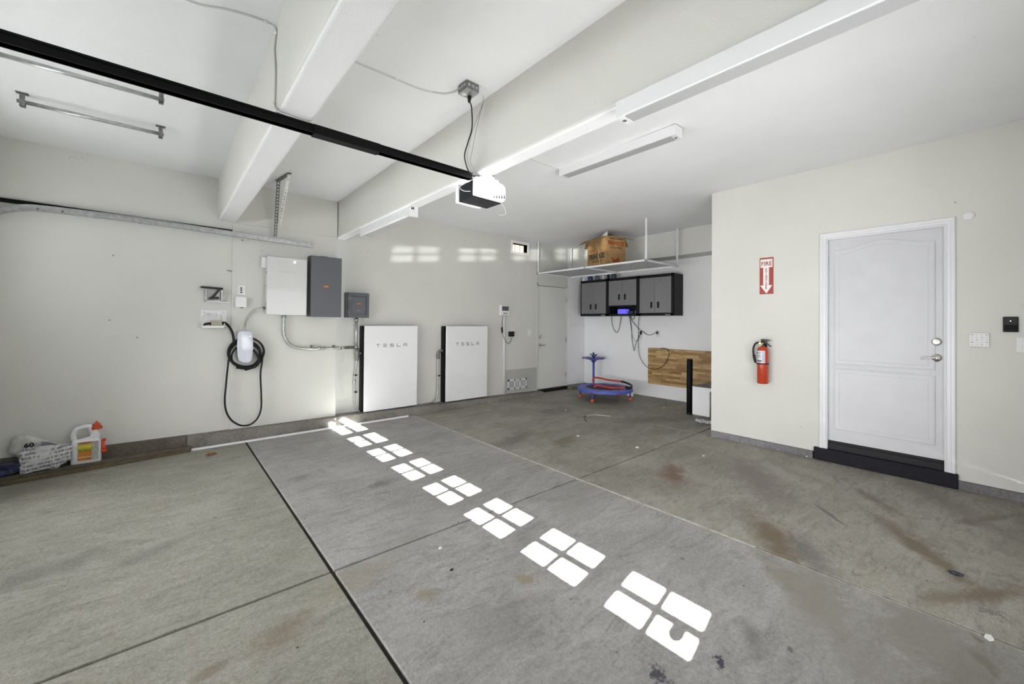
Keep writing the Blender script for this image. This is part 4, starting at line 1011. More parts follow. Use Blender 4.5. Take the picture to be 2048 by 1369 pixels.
# label wraps the front of the cylinder
l0, l1 = za + .010, zs_ - .035
def wrap(b, a0, a1, z0, z1, rr, n=12):
    rows = []
    for k in range(n + 1):
        a = a0 + (a1 - a0) * k / n; rows.append([b.verts.new((ex - math.cos(a) * q, ey + math.sin(a) * q, z)) for q, z in ((rr, z0), (rr, z1), (rr - .0012, z1), (rr - .0012, z0))])
    for p, c in zip(rows, rows[1:]):
        for i in range(4): b.faces.new((p[i], p[(i + 1) % 4], c[(i + 1) % 4], c[i]))
    b.faces.new(rows[0]); b.faces.new(rows[-1][::-1]); bmesh.ops.recalc_face_normals(b, faces=b.faces); return b
vc = math.atan2(-(0 - ey), ex)   # direction towards the viewer side
ac = .25
obj('label_sheet', wrap(bmesh.new(), ac - .95, ac + .75, l0, l1, r + .001), mat('grey white label', (.62, .62, .66), .4), t)
b = bmesh.new(); hh = l1 - l0
for i, (u0, u1, v0, v1) in enumerate([(-.2, .45, .80, .85), (-.2, .40, .60, .65), (-.25, .42, .44, .48), (.5, .62, .72, .90), (.5, .62, .45, .58), (-.35, .55, .10, .24)]):
    wrap(b, ac + u0, ac + u1, l0 + hh * v0, l0 + hh * v1, r + .0022, 6)
obj('label_print', b, INK, t)
wrap_b = wrap(bmesh.new(), ac - .90, ac - .45, l0 + hh * .08, l0 + hh * .92, r + .0018, 6); obj('label_stripe', wrap_b, mat('lavender label', (.42, .42, .52), .4), t)
zv = zs_ + .016
b = lathe(bmesh.new(), (ex, ey, 0), [(.016, zv - .002), (.016, zv + .02), (.020, zv + .022), (.018, zv + .055), (.01, zv + .06)], 16); obj('valve', b, BLACKP, t)
obj('gauge', lathe(bmesh.new(), (ex - .018, ey + .02, zv + .03), [(.014, 0), (.014, -.010), (.011, -.012)], 16, 'X'), mat('brass gauge', (.6, .55, .3), .3, .3), t)
obj('tamper_seal', prism(bmesh.new(), [(ex - .024, ey + .006, zv + .004), (ex - .024, ey + .018, zv + .0), (ex - .024, ey - .002, zv + .038), (ex - .024, ey - .012, zv + .034)], (.006, 0, 0)), YELL, t)
b = bmesh.new(); y_ = ey
prism(b, [(ex - .010, ey + .022, zv + .068), (ex - .010, ey + .010, zv + .078), (ex - .010, ey - .05, zv + .072), (ex - .010, ey - .085, zv + .06), (ex - .010, ey - .05, zv + .058), (ex - .010, ey + .0, zv + .056)], (.02, 0, 0))
prism(b, [(ex - .008, ey + .01, zv + .05), (ex - .008, ey - .03, zv + .045), (ex - .008, ey - .085, zv + .002), (ex - .008, ey - .08, zv - .006), (ex - .008, ey - .03, zv + .025), (ex - .008, ey + .005, zv + .035)], (.016, 0, 0))
obj('handle', b, BLACKP, t)
hp = [(ex - .005, ey + .02, zv + .03), (ex - .01, ey + .055, zv + .035), (ex - .015, ey + .082, zv + .0), (ex - .02, ey + .088, zv - .06), (ex - .025, ey + .078, zv - .12), (ex - .028, ey + .062, za + .006)]
hr = [.010] * 30 + [.014] * 8 + [.012] * 3
obj('hose', tube(bmesh.new(), spline(hp, 8), hr[:41], 10), BLACKR, t)
obj('wall_bracket', box(XB - .02, XB, ey - .02, ey + .02, za - .06, zv + .05), BLACKP, t)
# round sensor
q = B(1937.5, 432, XB)
t = thing('round_sensor', (XB, q.y, q.z), 'round white chime sensor on the wall right of the door casing', 'sensor')
obj('base', lathe(bmesh.new(), (XB, q.y, q.z), [(.036, 0), (.036, -.008), (.030, -.014), (.024, -.015)], 32, 'X'), PLASW, t, smooth=True)
obj('cap', lathe(bmesh.new(), (XB, q.y, q.z), [(.0235, -.010), (.0225, -.017), (.005, -.018)], 32, 'X'), METALW, t, smooth=True)
p0, p1 = B(2005.5, 634, XB), B(2037, 665, XB)
t = thing('opener_button', (XB, (p0.y + p1.y) / 2, p1.z), 'black square wall control with a small lamp', 'wall control')
obj('case', box(XB - .018, XB, p1.y, p0.y, p1.z, p0.z), BLACKP, t, bevel=.006)
obj('push_bar', box(XB - .022, XB - .017, p1.y + .008, p0.y - .008, p1.z + .012, (p0.z + p1.z) / 2 - .004), BLACK, t, bevel=.002)
q = B(2021, 642.5, XB - .018); obj('lamp', lathe(bmesh.new(), (XB - .018, q.y, q.z), [(.0035, 0), (.003, -.002), (.001, -.003)], 10, 'X'), mat('lit indicator', (.9, .9, .9), .3, emis=(1, 1, 1), estr=1.2), t)
p0, p1 = B(1937.5, 665.5, XB), B(1979.5, 695, XB)
t = thing('alarm_keypad', (XB, (p0.y + p1.y) / 2, p1.z), 'white alarm keypad with rows of small keys beside the casing', 'keypad')
obj('case', box(XB - .016, XB, p1.y, p0.y, p1.z, p0.z), PLASW, t, bevel=.007, seg=3)
kw, kh = (p0.y - p1.y), (p0.z - p1.z)
for r_ in range(5):
    for c_ in range(4):
        yy_ = p0.y - kw * (.16 + .235 * c_); zz_ = p0.z - kh * (.15 + .175 * r_); ww_ = .008 if c_ == 0 else .005
        obj('key', box(XB - .0175, XB - .0155, yy_ - ww_, yy_ + ww_, zz_ - .0022, zz_ + .0022), INKL if (r_ + c_) % 3 else INK, t)
p0 = B(2032, 675, XB)
t = thing('light_switch', (XB, p0.y - .058, p0.z - .115), 'white rocker light switch cut by the right edge of the photo', 'switch')
obj('plate', box(XB - .007, XB, p0.y - .116, p0.y, p0.z - .117, p0.z), PLASW, t, bevel=.002)
obj('rocker', box(XB - .012, XB - .006, p0.y - .09, p0.y - .03, p0.z - .093, p0.z - .025), METALW, t, bevel=.002)
b = bmesh.new()
for zz_ in (.011, .106): lathe(b, (XB - .007, p0.y - .058, p0.z - zz_), [(.004, 0), (.003, -.002), (.001, -.003)], 8, 'X')
obj('screws', b, GALVD, t)
# ------------------------------------------------------------------ wall cabinets
XK = 6.64
ca, cb = B(1161.5, 600, XK).y, B(1347, 600, XK).y
kb = (B(1161.5, 632.5, XK).z + B(1347, 631.5, XK).z) / 2; kt = kb + .735
tot = ca - cb; wd = tot / 3
def door_part(t, y0, y1, z0, z1, hy, hz):
    b = box(XK - .018, XK, y0, y1, z0, z1)
    d = obj('door', b, TREAD, t, bevel=.004, label='grey tread plate door')
    h = obj('handle', box(XK - .022, XK - .017, hy - .020, hy + .020, hz - .055, hz + .055), CABK, d, bevel=.003, label='black recessed handle')
for i in range(3):
    y1 = ca - i * wd; y0 = y1 - wd
    lab = ['black wall cabinet with grey tread plate doors, nearest the exit door', 'black wall cabinet with short grey doors above an open shelf, middle of the row', 'black wall cabinet with grey tread plate doors, at the right end of the row'][i]
    t = thing('wall_cabinet', (XK + .17, (y0 + y1) / 2, kb), lab, 'cabinet', 'black and grey wall cabinets')
    fr = .045; zs0 = kb + .20 if i == 1 else kb + fr
    b = bmesh.new()
    bx(b, XK, XC, y0, y0 + .02, kb, kt); bx(b, XK, XC, y1 - .02, y1, kb, kt); bx(b, XK, XC, y0 + .02, y1 - .02, kt - .02, kt); bx(b, XK, XC, y0 + .02, y1 - .02, kb, kb + .035)
    bx(b, XC - .02, XC, y0 + .02, y1 - .02, kb + .035, kt - .02)
    bx(b, XK - .002, XK + .02, y0, y0 + fr, kb, kt); bx(b, XK - .002, XK + .02, y1 - fr, y1, kb, kt); bx(b, XK - .002, XK + .02, y0, y1, kt - fr * .8, kt); bx(b, XK - .002, XK + .02, y0, y1, kb, kb + fr * .8)
    if i == 1: bx(b, XK, XC, y0 + .02, y1 - .02, zs0 - .02, zs0)
    obj('body', b, CABK, t)
    m = (y0 + y1) / 2; a0, a1 = y0 + fr * .8, y1 - fr * .8
    hz = (kb + .36) if i == 1 else kb + .19
    door_part(t, m + .002, a1, zs0, kt - .05, m + .065, hz); door_part(t, a0, m - .002, zs0, kt - .05, m - .065, hz)
    if i != 1:
        q = y0 + .10; obj('name_strip', box(XK - .0035, XK - .002, q - .04, q + .05, kb + .010, kb + .020), INKL, t)
ym1, ym0 = ca - wd, ca - 2 * wd
zs_ = kb + .036
tag(obj('router', box(XK + .05, XK + .20, B(1247, 620, XK).y, B(1232, 620, XK).y, zs_, zs_ + .095), mat('glowing violet front', (.05, .04, .2), .3, emis=(.12, .10, .75), estr=.55), None, bevel=.01), 'box glowing violet on the open cabinet shelf', 'router')
tag(obj('charger_brick', box(XK + .06, XK + .16, B(1262, 620, XK).y, B(1252, 620, XK).y, zs_, zs_ + .06), mat('dark grey plastic', (.03, .03, .04), .4), None, bevel=.006), 'small dark box beside the violet glow on the cabinet shelf', 'charger')
tag(obj('charger_brick', box(XK + .05, XK + .16, B(1275, 620, XK).y, B(1266, 620, XK).y, zs_, zs_ + .07), mat('dull blue plastic', (.06, .08, .22), .4), None, bevel=.006), 'small dull blue box at the right end of the cabinet shelf', 'charger')
# things standing on top of the cabinets
def bottle(name, px, w_, h_, m, label, cat, cap=None):
    y = B(px, 560, XK + .10).y; x = XK + .11
    t = thing(name, (x, y, kt), label, cat, 'containers on top of the cabinets')
    r_ = w_ / 2; b = lathe(bmesh.new(), (x, y, kt), [(r_ * .95, 0), (r_, .006), (r_, h_ * .66), (r_ * .8, h_ * .78), (r_ * .4, h_ * .86), (r_ * .4, h_ * .9)], 18); obj('body', b, m, t, smooth=True)
    obj('cap', lathe(bmesh.new(), (x, y, kt), [(r_ * .46, h_ * .9), (r_ * .46, h_), (r_ * .2, h_ + .002)], 14), cap or PLASW, t)
bottle('bottle', 1167.5, .075, .10, PLASW, 'white bottle on the cabinet top nearest the exit door', 'bottle')
bottle('can', 1180, .11, .12, DBLUE, 'dark blue can on the cabinet top beside the white bottle', 'can', DBLUE)
bottle('bottle', 1194, .09, .12, mat('slate blue plastic', (.07, .10, .15), .4), 'slate blue bottle on the cabinet top beside the dark blue can', 'bottle', BLACKP)
bottle('bottle', 1206.5, .075, .125, mat('pale grey plastic', (.5, .5, .54), .4), 'pale grey bottle on the middle cabinet top', 'bottle')
bottle('can', 1216, .06, .12, BLACKP, 'black can on the middle cabinet top', 'can', PLASW)
bottle('bottle', 1227, .11, .13, mat('navy plastic', (.03, .05, .09), .4), 'navy bottle on the middle cabinet top, last of the row', 'bottle', INKL)
# cords below the cabinets
yw = XC - .03
def cord(pts, label, m=BLACKR, r_=.0048, X=yw):
    tag(obj('hanging_cord', tb([B(x, y, X) for x, y in pts], r_, 6, 6), m), label, 'cord', 'cords under the cabinets')
cord([(1223, 631), (1224, 645), (1226, 655), (1230, 663), (1233, 665.5), (1236, 663), (1239, 655), (1241, 643), (1243, 631)], 'dark cord hanging in a single loop under the middle cabinet')
cord([(1257, 631), (1261, 643), (1263, 660), (1264, 680), (1266, 692), (1268.5, 702), (1271, 690), (1275, 680), (1279, 670)], 'dark cord dropping to a sharp point beneath the middle cabinet')
cord([(1259, 631), (1264, 642), (1272, 652), (1280, 660), (1288, 665), (1294, 669.5), (1302, 670), (1309, 667), (1312, 665)], 'dark cord running right to the socket above the wood panel')
cord([(1260, 631), (1264, 638), (1268, 638), (1270, 631)], 'short dark loop of cord tucked under the middle cabinet')
cord([(1260, 640), (1262, 655), (1264, 670), (1268, 679), (1272, 682.5), (1276, 679), (1280, 671)], 'thin grey cord swinging toward the cluttered outlet', INK, .0035)
cord([(1278, 631), (1277, 650), (1276.5, 675), (1277, 700), (1281, 717), (1291, 732), (1303, 738.5), (1315, 738), (1327, 731), (1335, 719), (1338, 706), (1334, 699), (1326, 697), (1321, 697)], 'brown cord sweeping in a big loop across the wood panel', mat('brown rubber', (.06, .03, .015), .5), .0055, XC - .055)
def outlet(px, py, label, n):
    q = B(px, py, XC); t = thing('outlet_plate', (XC, q.y, q.z - .06), label, 'outlet')
    obj('plate', box(XC - .007, XC, q.y - .036, q.y + .036, q.z - .06, q.z + .06), PLASW, t, bevel=.002)
    for k in range(n): obj('socket', box(XC - .010, XC - .006, q.y - .017, q.y + .017, q.z - .042 + .052 * k, q.z - .010 + .052 * k), METALW, t, bevel=.001)
outlet(1281.5, 673, 'white outlet plate with black plugs left of the wood panel', 2)
outlet(1316, 668, 'white outlet plate with one plug above the wood panel', 2)
q = B(1281.5, 667.5, XC - .03)
b = bmesh.new(); bx(b, XC - .05, XC - .011, q.y - .016, q.y + .014, q.z - .02, q.z + .045)
tag(obj('plug', b, BLACKP, None, bevel=.005), 'black plug in the cluttered outlet left of the wood panel', 'plug')
q = B(1314, 665.5, XC - .03)
tag(obj('plug', box(XC - .04, XC - .011, q.y - .014, q.y + .012, q.z - .03, q.z + .02), BLACKP, None, bevel=.004), 'black plug in the outlet above the wood panel', 'plug')
# ------------------------------------------------------------------ butcher block panel on the back wall
w0, w1_ = B(1296, 696, XC - .04), B(1296, 767, XC - .04)
yr_ = 2.16; zt_, zb_ = w0.z, w1_.z
t = thing('butcher_block', (XC - .02, (w0.y + yr_) / 2, zb_), 'butcher block wood panel fixed low on the back wall', 'panel')
rows = 15; hh = (zt_ - zb_) / rows; meshes = []
for r_ in range(rows):
    y = w0.y; k = 0
    while y > yr_:
        ln = random.uniform(.16, .42) if k else random.uniform(.06, .3)
        y2 = max(yr_, y - ln); d = random.uniform(0, .0008)
        obj('plank', box(XC - .038 - d, XC - .004, y2 + .0006, y - .0006, zb_ + r_ * hh + .0006, zb_ + (r_ + 1) * hh - .0006), WOOD, t)
        y = y2; k += 1
# ------------------------------------------------------------------ raised heater platform with pipe
XH = 5.98
hy, hz = B(1384.5, 800, XH).y, B(1384, 773, XH).z
tag(obj('wall_platform', box(XH, 6.9, YBE, hy, .03, hz), WALLW, None, bevel=.004), kind='structure')
obj('baseboard_platform', box(XH + .012, 6.9, YBE, hy - .012, 0, .032), CURB, None, kind='structure')
obj('trim_2', box(XH - .0, 6.93, YBE, hy - .0, hz, hz + .008), CURB, None, kind='structure')
q = B(1423, 790, XH - .014); tag(obj('grey_post', cyl(bmesh.new(), (XH - .016, q.y + .012, 0.03), (XH - .016, q.y + .012, .40), .012, 10), GALVD), 'thin grey post at the face of the white platform', 'post')
q = Z(1379, 829, 0)
t = thing('black_tube', (q.x, q.y, 0), 'tall black tube standing upright in front of the white platform', 'tube')
ht = B(1377, 718.5, q.x).z
obj('tube', lathe(bmesh.new(), (q.x, q.y, 0), [(.040, 0), (.042, .004), (.043, .45), (.042, ht - .003), (.040, ht), (.034, ht), (.033, ht - .02)], 24), BLACK, t, smooth=True)
obj('end_cap', lathe(bmesh.new(), (q.x, q.y, 0), [(.0435, ht * .0 + .0), (.0445, .004), (.0445, .03), (.0435, .034)], 24), BLACKR, t)
# white cord tangle on the floor
pts = []
for k in range(90):
    a = k * .42; f = k / 90
    c = Z(1394 + 34 * f, 843 + 5 * f, .008); pts.append(V(c.x + .07 * math.cos(a) * (.6 + .4 * math.sin(k * .9)), c.y + .06 * math.sin(a * 1.1) * (.7 + .3 * math.cos(k * .7)), .010 + .008 * (k % 3)))
tag(obj('tangled_cable', tb(pts, .0065, 6, 3), PLASW), 'tangled white cord on the floor at the foot of the white platform', 'cord')
# ------------------------------------------------------------------ overhead rack
ZR = 2.335
zr_t = lambda y: zc(y)
c1 = Z(1071, 485, zc(5.55)); c2 = Z(1140, 497, zc(5.55)); c3 = Z(1295, 437, zc(3.2)); c4 = Z(1359, 458, zc(3.2))
xn, xf = (c1.x + c3.x) / 2 - .02, min((c2.x + c4.x) / 2, 6.46); yn, yf_ = (c3.y + c4.y) / 2, YA - .04
t = thing('overhead_rack', ((xn + xf) / 2, (yn + yf_) / 2, ZR), 'white wire storage rack hanging from the ceiling in the far corner', 'rack')
WH = mat('white powder coat', (.78, .78, .79), .35)
for (x, y) in ((xn, yn), (xf, yn), (xn, yf_), (xf, yf_)):
    ztp = zr_t(y)
    b = bmesh.new(); bx(b, x - .016, x + .016, y - .002, y + .002, ZR, ztp); bx(b, x - .002, x + .002, y - .016, y + .016, ZR, ztp)
    obj('post', b, WH, t)
    obj('ceiling_foot', box(x - .05, x + .05, y - .02, y + .02, ztp - .004, ztp), WH, t)
    b = bmesh.new()
    for k in range(16): zz = ZR + .05 + (ztp - ZR - .1) * k / 15; lathe(b, (x - .0025, y + .008, zz), [(.0035, 0), (.0035, -.001)], 6, 'X')
    o_ = obj('post_holes', b, INK, t, kind='stuff')
def bar(p0, p1, r_=.016): return box(min(p0[0], p1[0]) - r_, max(p0[0], p1[0]) + r_, min(p0[1], p1[1]) - r_, max(p0[1], p1[1]) + r_, ZR - r_, ZR + r_)
for a_, c_ in (((xn, yn), (xn, yf_)), ((xf, yn), (xf, yf_)), ((xn, yn), (xf, yn)), ((xn, yf_), (xf, yf_)), ((xn, (yn + yf_) / 2), (xf, (yn + yf_) / 2))):
    obj('frame_bar', bar(a_, c_, .014), WH, t, bevel=.003)
b = bmesh.new()
y = yn + .03
while y < yf_: bx(b, xn, xf, y - .004, y + .004, ZR + .014, ZR + .021); y += .048
x = xn + .04
while x < xf: bx(b, x - .004, x + .004, yn, yf_, ZR + .020, ZR + .026); x += .075
obj('wire_deck', b, mat('grey white wire', (.42, .42, .43), .4), t, kind='stuff')
obj('diagonal_brace', tube(bmesh.new(), [(xn + .05, yn + .05, ZR + .008), (xf - .02, yn + .45, ZR + .008)], .004, 6), WH, t)
# cardboard box on the rack
zb0 = ZR + .026
p2 = B(1212, 532, 5.6); p2.z = zb0
e1 = V(.24, .97, 0).normalized(); e2 = V(.97, -.24, 0).normalized(); L1 = .50; L2 = .42
bh = .42
BD = p2
zc_ = zc(4.3)
bh = min(.49, zc_ - zb0 - .075)
t = thing('cardboard_box', (p2 + e1 * L1 / 2 + e2 * L2 / 2), 'open brown cardboard box with loose flaps on the overhead rack', 'box')
def bp(u, v, z): return BD + e1 * u + e2 * v + V(0, 0, z)
b = bmesh.new(); th = .005
def wallp(u0, v0, u1, v1, z0, z1): 
    d = (bp(u1, v1, 0) - bp(u0, v0, 0)).normalized(); n_ = V(-d.y, d.x, 0) * th
    prism(b, [bp(u0, v0, z0), bp(u1, v1, z0), bp(u1, v1, z1), bp(u0, v0, z1)], n_)
wallp(0, 0, L1, 0, 0, bh); wallp(L1, 0, L1, L2, 0, bh); wallp(L1, L2, 0, L2, 0, bh); wallp(0, L2, 0, 0, 0, bh)
prism(b, [bp(0, 0, 0), bp(L1, 0, 0), bp(L1, L2, 0), bp(0, L2, 0)], (0, 0, .004))
obj('carton', b, CARD, t)
def flap(u0, v0, u1, v1, du, dv, drop, curl, m=CARD):
    n = 6; b = bmesh.new(); rows = []
    for k in range(n + 1):
        f = k / n; o_ = .19 * f
        zz = bh + drop * f + curl * math.sin(PI * f)
        rows.append([b.verts.new(bp(u0 + du * o_, v0 + dv * o_, zz)), b.verts.new(bp(u1 + du * o_, v1 + dv * o_, zz)), b.verts.new(bp(u1 + du * o_, v1 + dv * o_, zz - .005)), b.verts.new(bp(u0 + du * o_, v0 + dv * o_, zz - .005))])
    for a, c in zip(rows, rows[1:]):
        for q in range(4): b.faces.new((a[q], a[(q + 1) % 4], c[(q + 1) % 4], c[q]))
    b.faces.new(rows[0]); b.faces.new(rows[-1][::-1]); bmesh.ops.recalc_face_normals(b, faces=b.faces); obj('flap', b, m, t)
flap(0, 0, L1, 0, 0, -1, -.10, .02, CARDI)
flap(0, 0, 0, L2, -1.1, 0, -.07, .0)
flap(0, L2, L1, L2, 0, .35, -.14, .0)
flap(L1, 0, L1, L2, .5, 0, -.13, .02)
n1 = -e2; n2 = -e1
def otext(s, size, u, z, face, m, sx=1., bold=.001):
    if face == 1: text('lettering', s, size, bp(u, 0, z) + n1 * .0065, -e1, (0, 0, 1), m, t, sx=sx, bold=bold)
    else: text('lettering', s, size, bp(0, u, z) + n2 * .0065, e2, (0, 0, 1), m, t, sx=sx, bold=bold)
BRT = mat('brown print', (.10, .045, .02), .7); RDT = mat('red brown print', (.26, .05, .012), .7)
otext('FIREHOUSE', .125, L1 * .48, .13, 1, BLACKP, .66, .004)
otext('SUBS & MORE', .05, L1 * .48, .07, 1, BRT, .8)
otext('BIG BOX', .05, L1 * .75, .27, 1, RDT, .7)
otext('HANDLE WITH', .045, L2 * .5, bh - .055, 2, BRT, .95)
otext('FIREHOUSE', .105, L2 * .5, bh - .15, 2, RDT, .66, .004)
otext('SUBS & MORE', .055, L2 * .5, bh - .205, 2, BRT, .85)
b = bmesh.new()
fp = [(.35, .06), (.30, .12), (.22, .17), (.30, .16), (.40, .11), (.50, .13), (.60, .17), (.66, .21), (.64, .14), (.72, .12), (.66, .08), (.60, .05), (.55, .08), (.45, .06)]
prism(b, [bp(0, u * L2, z * .85) + n2 * .0062 for u, z in fp], n2 * .0006); obj('print_mark', b, RDT, t)
b = bmesh.new(); ts = [(.55, .34), (.60, .30), (.66, .24), (.60, .18), (.68, .08), (.70, .01)]
tube(b, [bp(L1 * (1 - u) + .0, 0, z) + n1 * .009 for u, z in ts], .006, 5); obj('tape_strip', b, mat('pale tape', (.55, .45, .28), .4), t)
tag(obj('paper_sheet', prism(bmesh.new(), [bp(L1 * .38, .03, bh + .0), bp(-.0, .03, bh + .01), bp(L1 * .12, .07, bh + .095)], e2 * .004), mat('white paper', (.82, .82, .86), .6)), 'white paper corner sticking out of the cardboard box', 'paper')
b = bmesh.new(); bmesh.ops.create_icosphere(b, subdivisions=4, radius=1)
for v in b.verts:
    d_ = v.co.copy(); n_ = noise.noise(d_ * 2.2) * .35 + noise.noise(d_ * 6) * .12; v.co = bp(L1 * .68, L2 * .35, bh - .03) + e1 * d_.x * (.15 + .05 * n_) + e2 * d_.y * (.12 + .05 * n_) + V(0, 0, d_.z * (.09 + .05 * n_))
tag(obj('plastic_wrap', b, mat('dull grey film', (.30, .29, .31), .3, var=.7, vscale=25), None, smooth=True), 'crumpled grey wrap bulging out of the cardboard box', 'wrap')
tag(obj('cup', lathe(bmesh.new(), bp(.06, .12, bh - .05), [(.035, 0), (.035, .01), (.04, .075), (.042, .10), (.036, .105)], 16), mat('dark brown cup', (.09, .05, .03), .5)), 'small brown item at the right rim of the cardboard box', 'container')
# ------------------------------------------------------------------ trampoline and bird bath
cx0, cy0, zr0, R0 = 6.05, 4.42, .215, .475
t = thing('mini_trampoline', (cx0, cy0, 0), 'small blue toy trampoline with red handlebar folded over it', 'trampoline')
b = bmesh.new(); rows = []; n = 56
for k in range(n):
    a = 2 * PI * k / n; w_ = .004 * math.sin(a * 12)
    rows.append([b.verts.new((cx0 + r_ * math.cos(a), cy0 + r_ * math.sin(a), z + w_)) for r_, z in ((R0 + .012, zr0 - .045), (R0 + .014, zr0 - .008), (R0, zr0 + .008), (R0 * .86, zr0 + .012), (R0 * .70, zr0 + .004), (R0 * .70, zr0 - .006), (R0 - .01, zr0 - .045))])
for i in range(n):
    a, c = rows[i], rows[(i + 1) % n]
    for q in range(7): b.faces.new((a[q], a[(q + 1) % 7], c[(q + 1) % 7], c[q]))
bmesh.ops.recalc_face_normals(b, faces=b.faces)
obj('pad', b, BLUEP, t, smooth=True, label='blue padded rim')
obj('mat', lathe(bmesh.new(), (cx0, cy0, 0), [(R0 * .72, zr0 - .010), (R0 * .72, zr0 - .006), (R0 * .3, zr0 - .007), (.002, zr0 - .008)], 40), mat('black woven mat', (.012, .012, .03), .6), t)
for aa in (121, 188, 303, 62, 2):
    a = math.radians(aa); lx, ly = cx0 + (R0 - .035) * math.cos(a), cy0 + (R0 - .035) * math.sin(a)
    lg = obj('leg', cyl(bmesh.new(), (lx, ly, .03), (lx, ly, zr0 - .01), .016, 12), BLUE, t)
    b = bmesh.new(); bmesh.ops.create_uvsphere(b, u_segments=16, v_segments=10, radius=.034, matrix=Matrix.Translation((lx, ly, .034))); obj('foot', b, ORF, lg, smooth=True, label='orange ball foot')
hA = Z(1190, 772, .245); hB = Z(1250, 776.5, .25); hC = Z(1262.5, 771, .26); hD = Z(1243, 763.5, .27); hE = Z(1187, 756.5, .30)
obj('handlebar', tb([hA + V(0, 0, -.05), hA, Z(1203, 772.5, .25), Z(1222, 776, .245), hB], .017, 10), REDT, t, label='red foam handlebar arm')
obj('handlebar', tb([hE + V(0, 0, -.12), hE, Z(1199, 756.5, .30), Z(1215, 760, .285), hD], .017, 10), REDT, t, label='red foam handlebar arm')
obj('handle_grip', tb([hD, Z(1251, 765.5, .27), hC, Z(1261, 776, .25), hB + V(.02, 0, .0)], .020, 10), BLACKR, t, label='black foam grip')
bx0, by0 = 6.66, B(1187, 765, 6.66).y
t = thing('bird_bath', (bx0, by0, 0), 'blue plastic bird bath on a slim pole behind the trampoline', 'bird bath')
zb1 = B(1187, 722, 6.66).z
obj('foot', lathe(bmesh.new(), (bx0, by0, 0), [(.15, 0), (.15, .012), (.06, .035), (.03, .06)], 24), BLUE, t, smooth=True)
obj('pole', cyl(bmesh.new(), (bx0, by0, .04), (bx0, by0, zb1 + .01), .022, 14), BLUE, t)
b = bmesh.new(); rows = []; prof_ = [(.025, -.04), (.05, .0), (.12, .035), (.225, .055), (.232, .068), (.215, .066), (.12, .045), (.001, .035)]
n = 40
for k in range(n):
    a = 2 * PI * k / n; f = 1 + .035 * math.cos(a * 8); rows.append([b.verts.new((bx0 + r_ * f * math.cos(a), by0 + r_ * f * math.sin(a), zb1 + z - (.012 if 3 <= i <= 5 and k % 5 == 0 else 0))) for i, (r_, z) in enumerate(prof_)])
for i in range(n):
    a, c = rows[i], rows[(i + 1) % n]
    for q in range(7): b.faces.new((a[q], a[q + 1], c[q + 1], c[q]))
bmesh.ops.recalc_face_normals(b, faces=b.faces); obj('basin', b, BLUE, t, smooth=True)
b = bmesh.new(); zq = zb1 + .045
def blob(b, c, s, rot=None):
    r_ = bmesh.ops.create_icosphere(b, subdivisions=3, radius=1)
    for v in r_['verts']:
        q = Vector((v.co.x * s[0], v.co.y * s[1], v.co.z * s[2]))
        if rot: q.rotate(rot)
        v.co = Vector(c) + q
from mathutils import Euler
blob(b, (bx0, by0, zq + .05), (.03, .04, .045)); blob(b, (bx0, by0 + .005, zq + .105), (.02, .024, .022)); cyl(b, (bx0, by0 + .02, zq + .108), (bx0, by0 + .045, zq + .10), .007, 8, r1=.001)
blob(b, (bx0, by0 + .055, zq + .072), (.008, .045, .014), Euler((.65, 0, 0))); blob(b, (bx0, by0 - .055, zq + .072), (.008, .045, .014), Euler((-.65, 0, 0)))
cyl(b, (bx0, by0, zq - .01), (bx0, by0, zq + .03), .02, 10)
obj('bird', b, DBLUE, t, smooth=True, label='small dark blue bird with raised wings')
# small white thing and hook behind trampoline
q = Z(1264, 789, 0)
tag(obj('white_jar', lathe(bmesh.new(), (6.72, B(1263, 780, 6.72).y, 0), [(.034, 0), (.037, .004), (.037, .12), (.03, .13), (.03, .15), (.01, .152)], 16), PLASW), 'white jar on the floor behind the trampoline rim', 'jar')
# ------------------------------------------------------------------ along the foot of the left wall
# drain grate of brown slats
g0 = Z(0, 975, 0); g1 = Z(380, 905, 0); XG0 = XD - .02
t = thing('drain_grate', ((XG0 + g1.x) / 2, 5.35, 0), 'brown slatted strip lying along the left wall curb', 'grate')
gs = (Vector((g1.x, g1.y, 0)) - Vector((g0.x, g0.y, 0))).normalized(); gn = Vector((-gs.y, gs.x, 0)); gb = Vector((g0.x, g0.y, 0)) - gs * .22; GL_ = (g1.x - gb.x) / gs.x
def gbar(a0, a1, c0, c1, z0_, z1_): return prism(bmesh.new(), [gb + gs * a0 + gn * c0 + V(0, 0, z0_), gb + gs * a1 + gn * c0 + V(0, 0, z0_), gb + gs * a1 + gn * c1 + V(0, 0, z0_), gb + gs * a0 + gn * c1 + V(0, 0, z0_)], (0, 0, z1_ - z0_))
for i in range(4): obj('slat', gbar(0, GL_ - .01 * i, .019 * i, .019 * i + .011, 0, .026 - .002 * (i % 2)), GRATE, t, bevel=.003)
for k in range(8): obj('crossbar', gbar(.1 + k * .17, .112 + k * .17, .002, .066, .001, .014), GRATE, t)
obj('end_bar', gbar(GL_ - .045, GL_ - .010, -.004, .070, 0, .028), GRATE, t, bevel=.003)
# white pipe strip on the floor
s0 = Z(382, 900, 0); s1 = Z(818, 834.5, 0)
b = bmesh.new(); prism(b, [(s0.x, 5.375, 0), (s0.x, 5.412, 0), (s0.x, 5.410, .020), (s0.x, 5.380, .022)], (s1.x - s0.x, 0, 0))
tag(obj('foam_strip', b, mat('white foam', (.70, .70, .71), .5), None, bevel=.004), 'long white strip lying along the curb on the floor', 'strip')
